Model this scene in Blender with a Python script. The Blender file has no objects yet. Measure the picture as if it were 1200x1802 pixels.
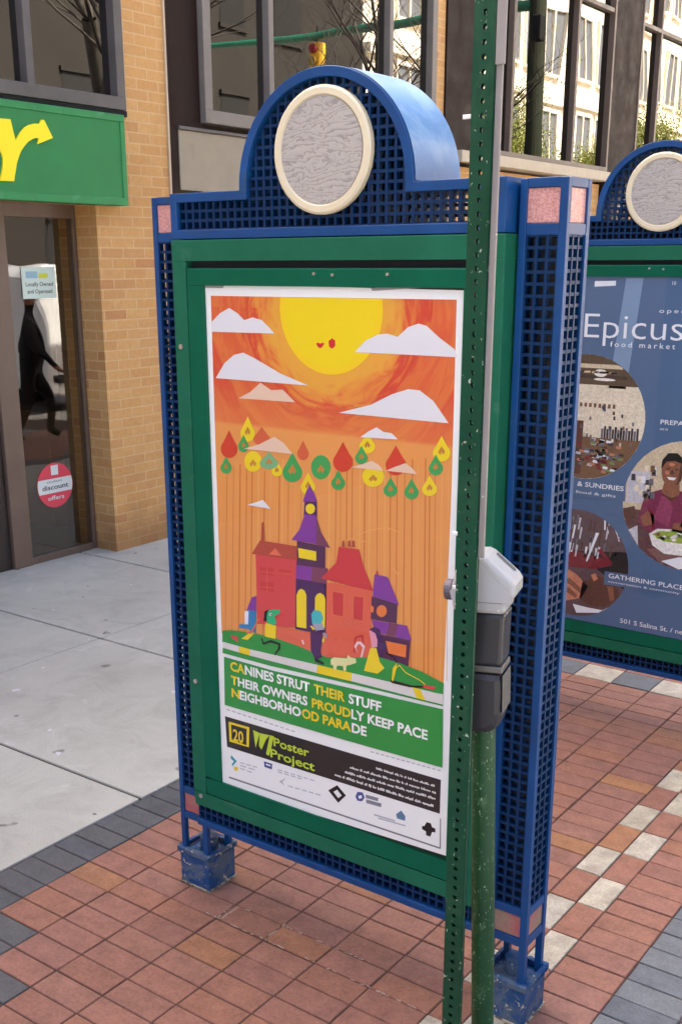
import bpy, bmesh, math, random
from mathutils import Vector, Matrix
random.seed(7)
sc = bpy.context.scene
COL = sc.collection
R = math.radians

# ------------------------------------------------------------------ camera, sky, sun, exposure
cam_d = bpy.data.cameras.new('camera'); cam = bpy.data.objects.new('camera', cam_d); COL.objects.link(cam)
_r = Vector((0.80322, 0.59567, -0.003851)); _u = Vector((-0.172653, 0.238989, 0.95555)); _b = Vector((0.570112, -0.766852, 0.294805))
_m = Matrix((_r, _u, _b)).transposed().to_4x4(); _m.translation = Vector((1.12811, -2.43113, 2.07638))
cam.matrix_world = _m
cam_d.sensor_fit = 'VERTICAL'; cam_d.sensor_height = 36; cam_d.sensor_width = 24
cam_d.lens = 38.564; cam_d.shift_x = 0.01346; cam_d.shift_y = 0.08743
cam_d.clip_start = 0.05; cam_d.clip_end = 1000
sc.camera = cam

SUN_EL = 45.0
SUN_DIR = Vector((math.cos(R(SUN_EL))*math.cos(R(-8)), math.cos(R(SUN_EL))*math.sin(R(-8)), -math.sin(R(SUN_EL))))   # the way the light travels: from behind the near building
w = bpy.data.worlds.new('World'); sc.world = w; w.use_nodes = True
_n = w.node_tree.nodes; _l = w.node_tree.links
_bg = _n['Background']; _sky = _n.new('ShaderNodeTexSky'); _sky.sky_type = 'NISHITA'; _sky.sun_disc = False
_sky.sun_elevation = R(SUN_EL); _sky.sun_rotation = math.atan2(-SUN_DIR.x, -SUN_DIR.y)
_sky.dust_density = 7.0; _sky.ozone_density = 0.0; _sky.air_density = 0.5
_l.new(_sky.outputs[0], _bg.inputs[0]); _bg.inputs[1].default_value = 0.15
sun_d = bpy.data.lights.new('sun', 'SUN'); sun_d.energy = 4.0; sun_d.angle = R(0.5); sun_d.color = (1, .94, .85)
sun = bpy.data.objects.new('sun', sun_d); COL.objects.link(sun)
sun.rotation_euler = SUN_DIR.to_track_quat('-Z', 'Y').to_euler(); sun.location = (-20, 0, 30)
sc.view_settings.view_transform = 'Standard'; sc.view_settings.look = 'None'; sc.view_settings.gamma = 1
sc.view_settings.exposure = 2.9

# ------------------------------------------------------------------ helpers: materials
def lin(c):
    c = c/255
    return c/12.92 if c <= .04045 else ((c+.055)/1.055)**2.4
def rgb(r, g, b, k=1.0): return (lin(r)*k, lin(g)*k, lin(b)*k, 1)
def mat(name, col, rough=.5, metal=0, spec=.5, coat=0):
    m = bpy.data.materials.new(name); m.use_nodes = True
    b = m.node_tree.nodes['Principled BSDF']
    b.inputs['Base Color'].default_value = col; b.inputs['Roughness'].default_value = rough
    b.inputs['Metallic'].default_value = metal; b.inputs['Specular IOR Level'].default_value = spec
    b.inputs['Coat Weight'].default_value = coat; b.inputs['Coat Roughness'].default_value = .22
    return m
class NT:
    def __init__(s, m): s.t = m.node_tree; s.b = s.t.nodes['Principled BSDF']
    def n(s, typ, **kw):
        x = s.t.nodes.new('ShaderNode'+typ)
        for k, v in kw.items():
            if k.startswith('i_'): x.inputs[k[2:].replace('_', ' ')].default_value = v
            else: setattr(x, k, v)
        return x
    def l(s, a, b): s.t.links.new(a, b)
    def noise(s, scale, detail=4, rough=.6, vec=None, dist=0):
        x = s.n('TexNoise'); x.inputs['Scale'].default_value = scale; x.inputs['Detail'].default_value = detail
        x.inputs['Roughness'].default_value = rough; x.inputs['Distortion'].default_value = dist
        if vec: s.l(vec, x.inputs['Vector'])
        return x.outputs['Fac']
    def ramp(s, fac, stops, interp='LINEAR'):
        x = s.n('ValToRGB'); x.color_ramp.interpolation = interp; e = x.color_ramp.elements
        while len(e) < len(stops): e.new(.5)
        for k, (p, c) in enumerate(stops): e[k].position = p; e[k].color = c
        s.l(fac, x.inputs[0]); return x.outputs[0]
    def mix(s, fac, a, b, mode='MIX'):
        x = s.n('Mix', data_type='RGBA', blend_type=mode)
        for i, v in ((0, fac), (6, a), (7, b)):
            if hasattr(v, 'links'): s.l(v, x.inputs[i])
            else: x.inputs[i].default_value = v
        return x.outputs[2]
    def math(s, op, a, b=0.0, c=None):
        x = s.n('Math', operation=op)
        for i, v in enumerate((a, b) if c is None else (a, b, c)):
            if hasattr(v, 'links'): s.l(v, x.inputs[i])
            else: x.inputs[i].default_value = v
        return x.outputs[0]
    def coord(s, which='Object'): return s.n('TexCoord').outputs[which]
    def bump(s, h, strength=.3, dist=.005):
        x = s.n('Bump'); x.inputs['Strength'].default_value = strength; x.inputs['Distance'].default_value = dist
        s.l(h, x.inputs['Height']); s.l(x.outputs[0], s.b.inputs['Normal'])
def worn(name, col, chip, scale=60, amount=.64, rough=.35, var=.18, streak=1.0, coat=0, spec=.5, dirt=None, dscale=6, damt=.6):
    """painted metal with flecks of another colour where paint has come off, and slight unevenness"""
    m = mat(name, col, rough, 0, spec, coat); t = NT(m); v = t.coord()
    mp = t.n('Mapping'); mp.inputs['Scale'].default_value = (1, 1, streak); t.l(v, mp.inputs['Vector'])
    big = t.noise(5, 5, .65, mp.outputs[0])
    base = t.ramp(big, [(.3, tuple(c*(1-var) for c in col[:3])+(1,)), (.7, tuple(min(1, c*(1+var)) for c in col[:3])+(1,))])
    if dirt:
        d = t.noise(dscale, 6, .7, mp.outputs[0], .6)
        f = t.ramp(d, [(damt, (0, 0, 0, 1)), (min(1, damt+.1), (1, 1, 1, 1))]); base = t.mix(t.math('MULTIPLY', f, .7), base, dirt)
    fl = t.noise(scale, 3, .7, mp.outputs[0], .3)
    f = t.ramp(fl, [(amount, (0, 0, 0, 1)), (amount+.025, (1, 1, 1, 1))])
    c = t.mix(f, base, chip); t.l(c, t.b.inputs['Base Color'])
    t.l(t.ramp(big, [(.3, (rough*.8,)*3+(1,)), (.75, (min(1, rough*1.35),)*3+(1,))]), t.b.inputs['Roughness'])
    t.bump(t.math('ADD', t.math('MULTIPLY', fl, .6), t.math('MULTIPLY', big, .4)), .12, .002)
    return m
def glass(name, tint, refl, wav=0.0, wscale=1.2, rough=0.0, colr=(1, 1, 1, 1)):
    """a pane: see-through (tinted) plus a mirror layer"""
    m = bpy.data.materials.new(name); m.use_nodes = True; nt = m.node_tree; nt.nodes.clear()
    o = nt.nodes.new('ShaderNodeOutputMaterial'); mx = nt.nodes.new('ShaderNodeMixShader'); mx.inputs[0].default_value = refl
    tr = nt.nodes.new('ShaderNodeBsdfTransparent'); tr.inputs[0].default_value = tint
    gl = nt.nodes.new('ShaderNodeBsdfGlossy'); gl.inputs[0].default_value = colr; gl.inputs['Roughness'].default_value = rough
    if wav:
        tc = nt.nodes.new('ShaderNodeTexCoord'); no = nt.nodes.new('ShaderNodeTexNoise'); no.inputs['Scale'].default_value = wscale; no.inputs['Detail'].default_value = 1
        bu = nt.nodes.new('ShaderNodeBump'); bu.inputs['Strength'].default_value = 1; bu.inputs['Distance'].default_value = wav
        nt.links.new(tc.outputs['Object'], no.inputs['Vector']); nt.links.new(no.outputs['Fac'], bu.inputs['Height']); nt.links.new(bu.outputs[0], gl.inputs['Normal'])
    nt.links.new(tr.outputs[0], mx.inputs[1]); nt.links.new(gl.outputs[0], mx.inputs[2]); nt.links.new(mx.outputs[0], o.inputs[0])
    return m

# ------------------------------------------------------------------ helpers: geometry
class MB:
    """collects shapes in world metres and links them as ONE mesh object"""
    def __init__(s): s.v = []; s.f = []; s.mi = []; s.uv = []
    def face(s, pts, mi=0):
        i = len(s.v); pts = [Vector(p) for p in pts]; s.v += pts; s.f.append(list(range(i, i+len(pts)))); s.mi.append(mi)
        n = Vector((0, 0, 0))
        for k in range(len(pts)):
            a, b = pts[k], pts[(k+1) % len(pts)]; n += a.cross(b)
        ax = max(range(3), key=lambda k: abs(n[k])); ij = ((1, 2), (0, 2), (0, 1))[ax]
        s.uv += [(p[ij[0]], p[ij[1]]) for p in pts]
    def box(s, x0, x1, y0, y1, z0, z1, mi=0, skip=''):
        a, b, c, d = (x0, y0), (x1, y0), (x1, y1), (x0, y1)
        if 'b' not in skip: s.face([(x0, y1, z0), (x1, y1, z0), (x1, y0, z0), (x0, y0, z0)], mi)
        s.face([(x0, y0, z1), (x1, y0, z1), (x1, y1, z1), (x0, y1, z1)], mi)
        for p, q in ((a, b), (b, c), (c, d), (d, a)):
            s.face([(p[0], p[1], z0), (q[0], q[1], z0), (q[0], q[1], z1), (p[0], p[1], z1)], mi)
        return s
    def prism(s, pts, y0, y1, mi=0, axis='y'):
        """polygon in x,z swept along y (or polygon in y,z swept along x, or x,y along z)"""
        P = {'y': lambda p, t: (p[0], t, p[1]), 'x': lambda p, t: (t, p[0], p[1]), 'z': lambda p, t: (p[0], p[1], t)}[axis]
        ar = sum(pts[k][0]*pts[(k+1) % len(pts)][1]-pts[(k+1) % len(pts)][0]*pts[k][1] for k in range(len(pts)))
        if ar < 0: pts = pts[::-1]
        f0 = [P(p, y0) for p in pts]; f1 = [P(p, y1) for p in pts]
        if axis == 'y': s.face(f0, mi); s.face(f1[::-1], mi)
        else: s.face(f0[::-1], mi); s.face(f1, mi)
        for k in range(len(pts)):
            j = (k+1) % len(pts)
            q = [f0[k], f0[j], f1[j], f1[k]]
            s.face(q[::-1] if axis == 'y' else q, mi)
        return s
    def flat(s, pts, y, mi=0):
        ar = sum(pts[k][0]*pts[(k+1) % len(pts)][1]-pts[(k+1) % len(pts)][0]*pts[k][1] for k in range(len(pts)))
        if ar < 0: pts = pts[::-1]
        s.face([(p[0], y, p[1]) for p in pts], mi); return s
    def tube(s, pts, rad, n=12, mi=0, caps=True):
        pts = [Vector(p) for p in pts]; rad = rad if isinstance(rad, (list, tuple)) else [rad]*len(pts)
        rings = []; up = None
        for k, p in enumerate(pts):
            d = (pts[min(k+1, len(pts)-1)]-pts[max(k-1, 0)]).normalized()
            if up is None: up = Vector((0, 0, 1)) if abs(d.z) < .9 else Vector((1, 0, 0))
            a = d.cross(up).normalized(); b = a.cross(d).normalized(); up = b
            rings.append([p+(a*math.cos(2*math.pi*j/n)+b*math.sin(2*math.pi*j/n))*rad[k] for j in range(n)])
        for k in range(len(rings)-1):
            for j in range(n):
                i = (j+1) % n; s.face([rings[k][j], rings[k][i], rings[k+1][i], rings[k+1][j]], mi)
        if caps: s.face(rings[0][::-1], mi); s.face(rings[-1], mi)
        return s
    def ring(s, cx, cz, r0, r1, y0, y1, n=64, mi=0):
        """flat-faced ring in the x,z plane, bulging a little in the middle"""
        for k in range(n):
            a, b = 2*math.pi*k/n, 2*math.pi*(k+1)/n
            prof = [(r1, y1), (r1, y0+.004), (r1-.006, y0), (r0+.006, y0), (r0, y0+.006), (r0, y1)]
            for (ra, ya), (rb, yb) in zip(prof, prof[1:]):
                s.face([(cx+ra*math.cos(a), ya, cz+ra*math.sin(a)), (cx+rb*math.cos(a), yb, cz+rb*math.sin(a)), (cx+rb*math.cos(b), yb, cz+rb*math.sin(b)), (cx+ra*math.cos(b), ya, cz+ra*math.sin(b))], mi)
        return s
    def disc(s, cx, cz, r, y, n=64, mi=0):
        s.face([(cx+r*math.cos(2*math.pi*k/n), y, cz+r*math.sin(2*math.pi*k/n)) for k in range(n)], mi); return s
    def build(s, name, mats, parent=None, bevel=0, smooth=False, weld=False):
        org = WORLD.get(parent, Vector((0, 0, 0))) if parent else Vector((0, 0, 0))
        me = bpy.data.meshes.new(name); me.from_pydata([v-org for v in s.v], [], s.f)
        for m in (mats if isinstance(mats, (list, tuple)) else [mats]): me.materials.append(m)
        me.polygons.foreach_set('material_index', s.mi)
        uv = me.uv_layers.new(name='uv'); uv.data.foreach_set('uv', [c for p in s.uv for c in p])
        if weld or bevel or smooth:
            bm = bmesh.new(); bm.from_mesh(me); bmesh.ops.remove_doubles(bm, verts=bm.verts, dist=1e-5); bmesh.ops.recalc_face_normals(bm, faces=bm.faces); bm.to_mesh(me); bm.free()
        if smooth: me.polygons.foreach_set('use_smooth', [True]*len(me.polygons))
        o = bpy.data.objects.new(name, me); COL.objects.link(o)
        if parent: o.parent = parent; WORLD[o] = org
        else: WORLD[o] = Vector((0, 0, 0))
        if bevel:
            b = o.modifiers.new('bevel', 'BEVEL'); b.width = bevel; b.segments = 2; b.limit_method = 'ANGLE'; b.angle_limit = R(40); b.harden_normals = False
        return o
WORLD = {}
def thing(name, label, cat, loc=(0, 0, 0), group=None):
    o = bpy.data.objects.new(name, None); COL.objects.link(o); o.location = loc; o.empty_display_size = .2
    WORLD[o] = Vector(loc); return tag(o, label, cat, group)
def tag(o, label, cat, group=None):
    o['label'] = label; o['category'] = cat
    if group: o['group'] = group
    return o
def struct(o): o['kind'] = 'structure'; return o
def copy_tree(o, parent=None):
    c = o.copy(); COL.objects.link(c)
    if parent: c.parent = parent
    for ch in list(o.children): copy_tree(ch, c)
    return c
def text(body, height, x, y, z, mi_mat, name='lettering', parent=None, width=None, bold=0.0, plane='xz', spacing=1.0, ext=.0004):
    """lettering with its cap height and, if given, its whole width in metres; stands in the x,z plane facing -y, or in the y,z plane facing +x"""
    cu = bpy.data.curves.new('t', 'FONT'); cu.body = body; cu.size = 1; cu.offset = bold; cu.extrude = 0; cu.space_character = spacing; cu.resolution_u = 3
    ob = bpy.data.objects.new('t', cu); COL.objects.link(ob); dg = bpy.context.evaluated_depsgraph_get(); dg.update()
    me = bpy.data.meshes.new_from_object(ob.evaluated_get(dg)); bpy.data.objects.remove(ob)
    xs = [v.co.x for v in me.vertices]; ys = [v.co.y for v in me.vertices]
    k = height/.69; kx = k if not width else width/(max(xs)-min(xs)); x0 = min(xs); org = WORLD.get(parent, Vector((0, 0, 0))) if parent else Vector((0, 0, 0))
    for v in me.vertices:
        a, b = (v.co.x-x0)*kx, v.co.y*k
        v.co = (Vector((x+a, y, z+b)) if plane == 'xz' else Vector((x, y+a, z+b)))-org
    me.materials.clear(); me.materials.append(mi_mat); me.name = name
    o = bpy.data.objects.new(name, me); COL.objects.link(o); WORLD[o] = org
    if parent: o.parent = parent
    return o, x+(max(xs)-x0)*kx

# ------------------------------------------------------------------ ground
def island(m, stops, dirt=(.05, .04, .035, 1), damt=.35, rough=.75, dscale=2.2, grain=90):
    t = NT(m); v = t.coord(); g = t.n('NewGeometry')
    base = t.ramp(g.outputs['Random Per Island'], stops)
    big = t.ramp(t.noise(dscale, 6, .7, v, .4), [(.38, (0, 0, 0, 1)), (.72, (1, 1, 1, 1))])
    fine = t.noise(grain, 4, .75, v); mid = t.noise(14, 5, .7, v)
    c = t.mix(t.math('MULTIPLY', big, damt), base, dirt)
    c = t.mix(.55, c, t.ramp(mid, [(.3, (.55, .55, .55, 1)), (.7, (1.3, 1.3, 1.3, 1))]), 'MULTIPLY')
    c = t.mix(.6, c, t.ramp(fine, [(.3, (.6, .6, .6, 1)), (.7, (1.35, 1.35, 1.35, 1))]), 'MULTIPLY')
    sp = t.noise(38, 2, .5, v); c = t.mix(t.ramp(sp, [(.76, (0, 0, 0, 1)), (.79, (.8, .8, .8, 1))]), c, (.03, .025, .025, 1))
    t.l(c, t.b.inputs['Base Color']); t.b.inputs['Roughness'].default_value = rough
    t.bump(t.math('ADD', fine, t.math('MULTIPLY', mid, 1.2)), .35, .003)
    return m
K = .78
M_red = island(mat('red_clay_paver', (.3, .15, .12, 1)), [(0, rgb(167, 114, 94, .68)), (.25, rgb(160, 110, 93, .68)), (.5, rgb(169, 114, 88, .68)), (.75, rgb(163, 114, 96, .68)), (.88, rgb(155, 105, 87, .68)), (.94, rgb(172, 117, 83, .68)), (1, rgb(178, 124, 82, .68))], dirt=rgb(140, 100, 92, K))
M_grey = island(mat('slate_grey_paver', (.15, .16, .18, 1)), [(0, rgb(104, 109, 114, K)), (.5, rgb(114, 117, 118, K)), (1, rgb(96, 101, 106, K))], dirt=rgb(92, 92, 98, K), grain=130)
M_dark = island(mat('charcoal_paver', (.1, .11, .12, 1)), [(0, rgb(84, 86, 87, K)), (.5, rgb(95, 95, 94, K)), (1, rgb(88, 90, 92, K))], dirt=rgb(78, 76, 80, K), grain=110)
M_cream = island(mat('cream_paver', (.6, .56, .48, 1)), [(0, rgb(192, 182, 160, K)), (.5, rgb(204, 194, 172, K)), (1, rgb(198, 190, 174, K))], dirt=rgb(140, 126, 104, K), damt=.6, dscale=9, grain=120)
M_joint = mat('joint_sand', rgb(84, 58, 52, .55), .95)
M_conc = mat('concrete', (.5, .48, .46, 1), .85); t = NT(M_conc); v = t.coord()
c = t.ramp(t.noise(.9, 6, .7, v, .5), [(.3, rgb(186, 182, 168, K)), (.7, rgb(200, 197, 183, K))])
c = t.mix(.6, c, t.ramp(t.noise(150, 3, .7, v), [(.25, (.68, .68, .68, 1)), (.75, (1.2, 1.2, 1.2, 1))]), 'MULTIPLY')
c = t.mix(.7, c, t.ramp(t.noise(3.2, 8, .72, v, .7), [(.3, (.74, .73, .71, 1)), (.5, (1, 1, 1, 1)), (.72, (1.1, 1.1, 1.1, 1))]), 'MULTIPLY')
c = t.mix(t.ramp(t.noise(5.5, 2, .4, v), [(.735, (0, 0, 0, 1)), (.75, (.6, .6, .6, 1))]), c, rgb(96, 90, 86, K))
c = t.mix(t.ramp(t.noise(7, 6, .75, v, 1), [(.64, (0, 0, 0, 1)), (.74, (.35, .35, .35, 1))]), c, rgb(150, 142, 138, K))
c = t.mix(t.ramp(t.noise(2.6, 7, .72, v, 1.5), [(.57, (0, 0, 0, 1)), (.70, (.4, .4, .4, 1))]), c, rgb(222, 217, 206, K))
c = t.mix(t.ramp(t.noise(11, 2, .4, v), [(.755, (0, 0, 0, 1)), (.77, (.9, .9, .9, 1))]), c, rgb(110, 100, 98, K))
c = t.mix(t.ramp(t.noise(13, 2, .4, v, .2), [(.23, (.9, .9, .9, 1)), (.245, (0, 0, 0, 1))]), c, rgb(226, 222, 220, K))
t.l(c, t.b.inputs['Base Color']); t.bump(t.noise(170, 4, .7, v), .3, .003)
M_asph = mat('asphalt', (.05, .05, .05, 1), .9); t = NT(M_asph); v = t.coord(); t.l(t.ramp(t.noise(60, 4, .7, v), [(.3, (.20, .195, .185, 1)), (.7, (.30, .29, .275, 1))]), t.b.inputs['Base Color'])
M_groove = mat('joint_dirt', (.03, .027, .025, 1), .95)

PX, PY, GX0, GY0 = .2054, .0997, -.242, .688
def paver(mb, x0, x1, y0, y1):
    if x1-x0 < .02 or y1-y0 < .02: return
    g = random.uniform(.0016, .0028); e = .0022; h = random.uniform(-.0014, .001); sx = random.uniform(-.0012, .0012)
    x0 += g+sx; x1 -= g-sx; y0 += g; y1 -= g; zz = [h+random.uniform(-.0007, .0007) for _ in range(4)]
    lo = [(x0, y0, -.03), (x1, y0, -.03), (x1, y1, -.03), (x0, y1, -.03)]
    md = [(p[0], p[1], z-.003) for p, z in zip(lo, zz)]
    hi = [(x0+e, y0+e, zz[0]), (x1-e, y0+e, zz[1]), (x1-e, y1-e, zz[2]), (x0+e, y1-e, zz[3])]
    i = len(mb.v); mb.v += [Vector(p) for p in lo+md+hi]
    F = [(8, 9, 10, 11)]+[(k, (k+1) % 4, 4+(k+1) % 4, 4+k) for k in range(4)]+[(4+k, 4+(k+1) % 4, 8+(k+1) % 4, 8+k) for k in range(4)]
    for f in F:
        mb.f.append([i+k for k in f]); mb.mi.append(0); mb.uv += [(mb.v[i+k].x, mb.v[i+k].y) for k in f]
red, gry, drk, crm = MB(), MB(), MB(), MB()
Y_BORD = 2.687
def left_edge(y):
    if y > -.515: return -1.68
    if y > -.72: return -1.474
    return -1.269-.2054*max(0, int((-.72-y)/.2)+0)
row = -34
while True:
    y0 = GY0+row*PY; y1 = y0+PY; row += 1
    if y0 > 6.9: break
    border = Y_BORD-.02 < y0 < Y_BORD+.17
    le = left_edge((y0+y1)/2)
    # charcoal edge strip, then bricks (two by one, laid stack bond)
    x = -1.877
    while x < le-.05: paver(drk, x, min(x+.1985 if le < -1.6 else .2054+x, le), y0, y1); x += .1985 if le < -1.6 else .2054
    if not border:
        x = -.242
        while x > le+.05:
            paver(red, x-PX, x, y0, y1); x -= PX
        paver(red, -.042, .155, y0, y1)
    k = .155
    while k < 1.30: paver(gry, k, k+.2, y0, y1); k += .2
x = -1.68; k = 0
while x < .1:
    paver(crm if k % 2 else gry, x, x+.2054, Y_BORD, Y_BORD+.199); x += .2054; k += 1
for j in range(-17, 10):
    y0 = GY0+j*2*PY
    for i, x0 in ((0, -.242), (1, -.142)):
        paver(crm if (j+i) % 2 else red, x0, x0+.1, y0, y0+2*PY)
for j in range(11, 31):
    y0 = GY0+j*2*PY
    for x0 in (-.242, -.142): paver(red, x0, x0+.1, y0, y0+2*PY)
struct(red.build('brick_paving', M_red)); struct(gry.build('grey_paving', M_grey)); struct(drk.build('paving_border', M_dark)); struct(crm.build('cream_paving', M_cream))
b = MB(); b.box(-1.88, 1.33, -2.75, 7.6, -.12, -.0048); struct(b.build('joint_bed', M_joint))
b = MB(); ys = [.3505+1.2716*k for k in range(-4, 22)]
for y0, y1 in zip(ys, ys[1:]):
    for x0, x1 in ((-3.53, -1.884), (-5.4, -3.53)):
        b.box(x0+.004, x1-.004, y0+.0075, y1-.0075, -.1, 0, skip='b')
struct(b.build('sidewalk', M_conc, bevel=.006))
b = MB(); b.box(-5.45, -1.88, -5, 30, -.13, -.010); struct(b.build('sidewalk_bed', M_groove))
b = MB(); b.box(1.3, 1.45, -40, 60, -.3, .0); struct(b.build('kerb', M_conc, bevel=.02))
b = MB(); b.box(-1.88, 1.3, 7.6, 60, -.13, -.004); b.box(-5.4, 1.3, -40, -2.76, -.13, -.004); b.box(-5.4, -1.88, 27, 60, -.13, -.004); struct(b.build('pavement', M_conc))
b = MB(); b.box(1.45, 14.2, -150, 150, -.5, -.14); struct(b.build('road', M_asph))
b = MB(); b.box(14.2, 400, -400, 400, -.5, 0); struct(b.build('far_pavement', M_conc))
b = MB(); b.box(-400, 400, -400, 400, -.7, -.52); struct(b.build('ground', M_asph))
M_mortar = mat('mortar_residue', rgb(178, 158, 142, .75), .9)
b = MB()
def smear(x0, y0, x1, y1, wd=.006):
    n = max(2, int(math.hypot(x1-x0, y1-y0)/.018)); dx, dy = (x1-x0)/n, (y1-y0)/n; L = math.hypot(dx, dy)
    for k in range(n):
        if random.random() < .42: continue
        px, py = x0+dx*k, y0+dy*k; nx, ny = -dy/L, dx/L; w0, w1 = random.uniform(.15, 1.3)*wd, random.uniform(.15, 1.3)*wd; o = random.uniform(-.004, .004)
        ln = random.uniform(.4, 1.3)
        b.face([(px+nx*o-nx*w0/2, py+ny*o-ny*w0/2, .0022), (px+dx*ln-nx*w1/2, py+dy*ln-ny*w1/2, .0022), (px+dx*ln+nx*w1/2, py+dy*ln+ny*w1/2, .0022), (px+nx*o+nx*w0/2, py+ny*o+ny*w0/2, .0022)])
for q in ((-1.06, -.108, -1.06, .0), (-.857, -.108, -.857, 0), (-1.11, -.108, -.24, -.112), (-.86, -.012, -.50, -.010), (-1.055, -.012, -1.0, -.012), (-1.045, -.1, -1.045, -.02), (-.65, -.11, -.65, -.02)): smear(*q)
o = b.build('mortar_residue', M_mortar); o['kind'] = 'stuff'

# ------------------------------------------------------------------ near building (plane of its brick face x = FX)
FX = -4.93
M_brick = mat('golden_brick', (.5, .3, .12, 1), .8); t = NT(M_brick); uvn = t.n('UVMap'); uv = uvn.outputs[0]
br = t.n('TexBrick'); t.l(uv, br.inputs['Vector']); br.offset = .5
for k_, v_ in (('Scale', 1), ('Mortar Size', .006), ('Mortar Smooth', .25), ('Bias', 0), ('Brick Width', .213), ('Row Height', .0705)): br.inputs[k_].default_value = v_
br.inputs['Color1'].default_value = (0, 0, 0, 1); br.inputs['Color2'].default_value = (1, 1, 1, 1); br.inputs['Mortar'].default_value = (.5, .5, .5, 1)
BK = .86
bc = t.ramp(br.outputs['Color'], [(0, rgb(214, 160, 86, BK)), (.3, rgb(208, 152, 80, BK)), (.6, rgb(220, 168, 96, BK)), (.85, rgb(210, 156, 88, BK)), (.95, rgb(202, 144, 78, BK)), (1, rgb(192, 128, 68, BK))])
bc = t.mix(.5, bc, t.ramp(t.noise(30, 5, .7, t.coord()), [(.3, (.72, .7, .66, 1)), (.7, (1.2, 1.18, 1.15, 1))]), 'MULTIPLY')
bc = t.mix(t.math('MULTIPLY', br.outputs['Fac'], .75), bc, rgb(222, 184, 132, BK))
bc = t.mix(.16, bc, rgb(206, 176, 140, BK))
bc = t.mix(t.ramp(t.noise(1.6, 6, .7, t.coord(), .8), [(.5, (0, 0, 0, 1)), (.75, (.35, .35, .35, 1))]), bc, rgb(178, 126, 76, BK))
sx = t.n('SeparateXYZ'); t.l(t.coord(), sx.inputs[0])
foot = t.math('MULTIPLY', t.ramp(t.math('ADD', sx.outputs[2], t.math('MULTIPLY', t.noise(5, 4, .7, t.coord()), .5)), [(.3, (1, 1, 1, 1)), (.62, (0, 0, 0, 1))]), .55)
bc = t.mix(foot, bc, rgb(120, 78, 46, .8)); t.l(bc, t.b.inputs['Base Color'])
t.bump(t.math('ADD', t.math('SUBTRACT', 1, br.outputs['Fac']), t.math('MULTIPLY', t.noise(120, 3, .7, t.coord()), .3)), .5, .006)
M_brown = worn('dark_bronze_cladding', rgb(46, 32, 27, .8), rgb(70, 54, 46), 90, .82, .6, .1, spec=.12)
M_alum = worn('grey_aluminium', rgb(138, 130, 122, .75), rgb(176, 170, 162), 80, .75, .5, .14, spec=.3)
M_gunm = worn('weathered_grey_frame', rgb(106, 100, 97, .75), rgb(140, 135, 132), 70, .72, .5, .18, spec=.3)
M_panel = worn('beige_panel', rgb(158, 146, 124, .85), rgb(120, 108, 92), 50, .76, .6, .12, dirt=rgb(120, 110, 95))
M_bronze = worn('bronze_door_frame', rgb(112, 92, 78, .85), rgb(150, 130, 110), 80, .74, .38, .12)
M_ledge = worn('stone_ledge', rgb(206, 190, 164, .85), rgb(150, 136, 116), 60, .74, .7, .1)
M_black = mat('black_gap', (.006, .006, .006, 1), .9)
M_winglass = glass('bronze_window_pane', (.05, .045, .04, 1), .18, .0065, .5, 0, (1, .97, .91, 1))
M_doorglass = glass('door_pane', (.66, .62, .55, 1), .13, .005, 1.6, 0, (1, .97, .92, 1))
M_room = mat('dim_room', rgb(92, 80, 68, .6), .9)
M_brz = worn('pale_bronze_frame', rgb(120, 104, 92, .7), rgb(150, 136, 120), 80, .8, .45, .1, spec=.3)
bld = thing('office_building', 'golden brick office building with dark bronze columns, grey framed windows and a glass shop door', 'building', (FX, 5, 0))
TOP, Y0, Y1 = 7.6, -30, 48  # unseen roof height, chosen so its shadow covers the kiosks but little road
def wall(y0, y1, z0, z1, x=FX, d=.4): MBW.box(x-d, x, y0, y1, z0, z1)
MBW = MB()
wall(3.065, 3.80, 0, 3.045); wall(3.379, 3.80, 3.045, TOP)                 # the pier beside the door
wall(.4, 3.379, 4.62, TOP); wall(.4, 3.065, 2.47, 3.045, FX-.02)
wall(Y0, .4, 0, TOP)
wall(7.475, 7.66, 3.14, TOP); wall(4.19, 7.475, 6.0, TOP); wall(3.80, 11.64, 0, 2.6, FX-.06); wall(7.66, 11.64, 2.6, 3.02, FX-.06)
wall(8.3, 11.64, 6.4, TOP); wall(12.52, 16, 6.4, TOP); wall(12.5, 48, 0, 3.0, FX-.06); wall(17, 48, 6.4, TOP)
MBW.build('brick_wall', M_brick, bld)
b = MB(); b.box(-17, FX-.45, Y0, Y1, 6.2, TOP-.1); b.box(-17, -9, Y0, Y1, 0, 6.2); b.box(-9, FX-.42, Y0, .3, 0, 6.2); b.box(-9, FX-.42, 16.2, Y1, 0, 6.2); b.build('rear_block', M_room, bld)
b = MB(); b.box(FX-.42, FX-.02, 3.802, 4.18, 0, TOP); b.build('column', M_brown, bld, bevel=.006)
b = MB(); b.box(FX-.42, FX+.02, 7.664, 8.30, 3.04, TOP); b.build('column', M_brown, bld, bevel=.006)
b = MB(); b.box(FX-.42, FX+.02, 11.66, 12.5, 0, TOP); b.build('column', M_brown, bld, bevel=.006)
b = MB(); b.box(FX-.42, FX+.02, 16.0, 17.0, 0, TOP); b.build('column', M_brown, bld, bevel=.006)
b = MB(); b.box(FX-.05, FX+.012, 3.795, 3.812, 2.4, TOP); b.build('sealant_strip', mat('pale_sealant', rgb(214, 190, 160, .8), .8), bld)
b = MB(); b.box(FX-.30, FX-.06, 4.18, 7.475, 2.6, 3.09); b.build('sill_band', M_brown, bld, bevel=.004)
b = MB(); b.box(FX-.08, FX-.012, 3.93, 7.2, 2.602, 3.02); b.build('spandrel_panel', M_panel, bld, bevel=.006)
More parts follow.
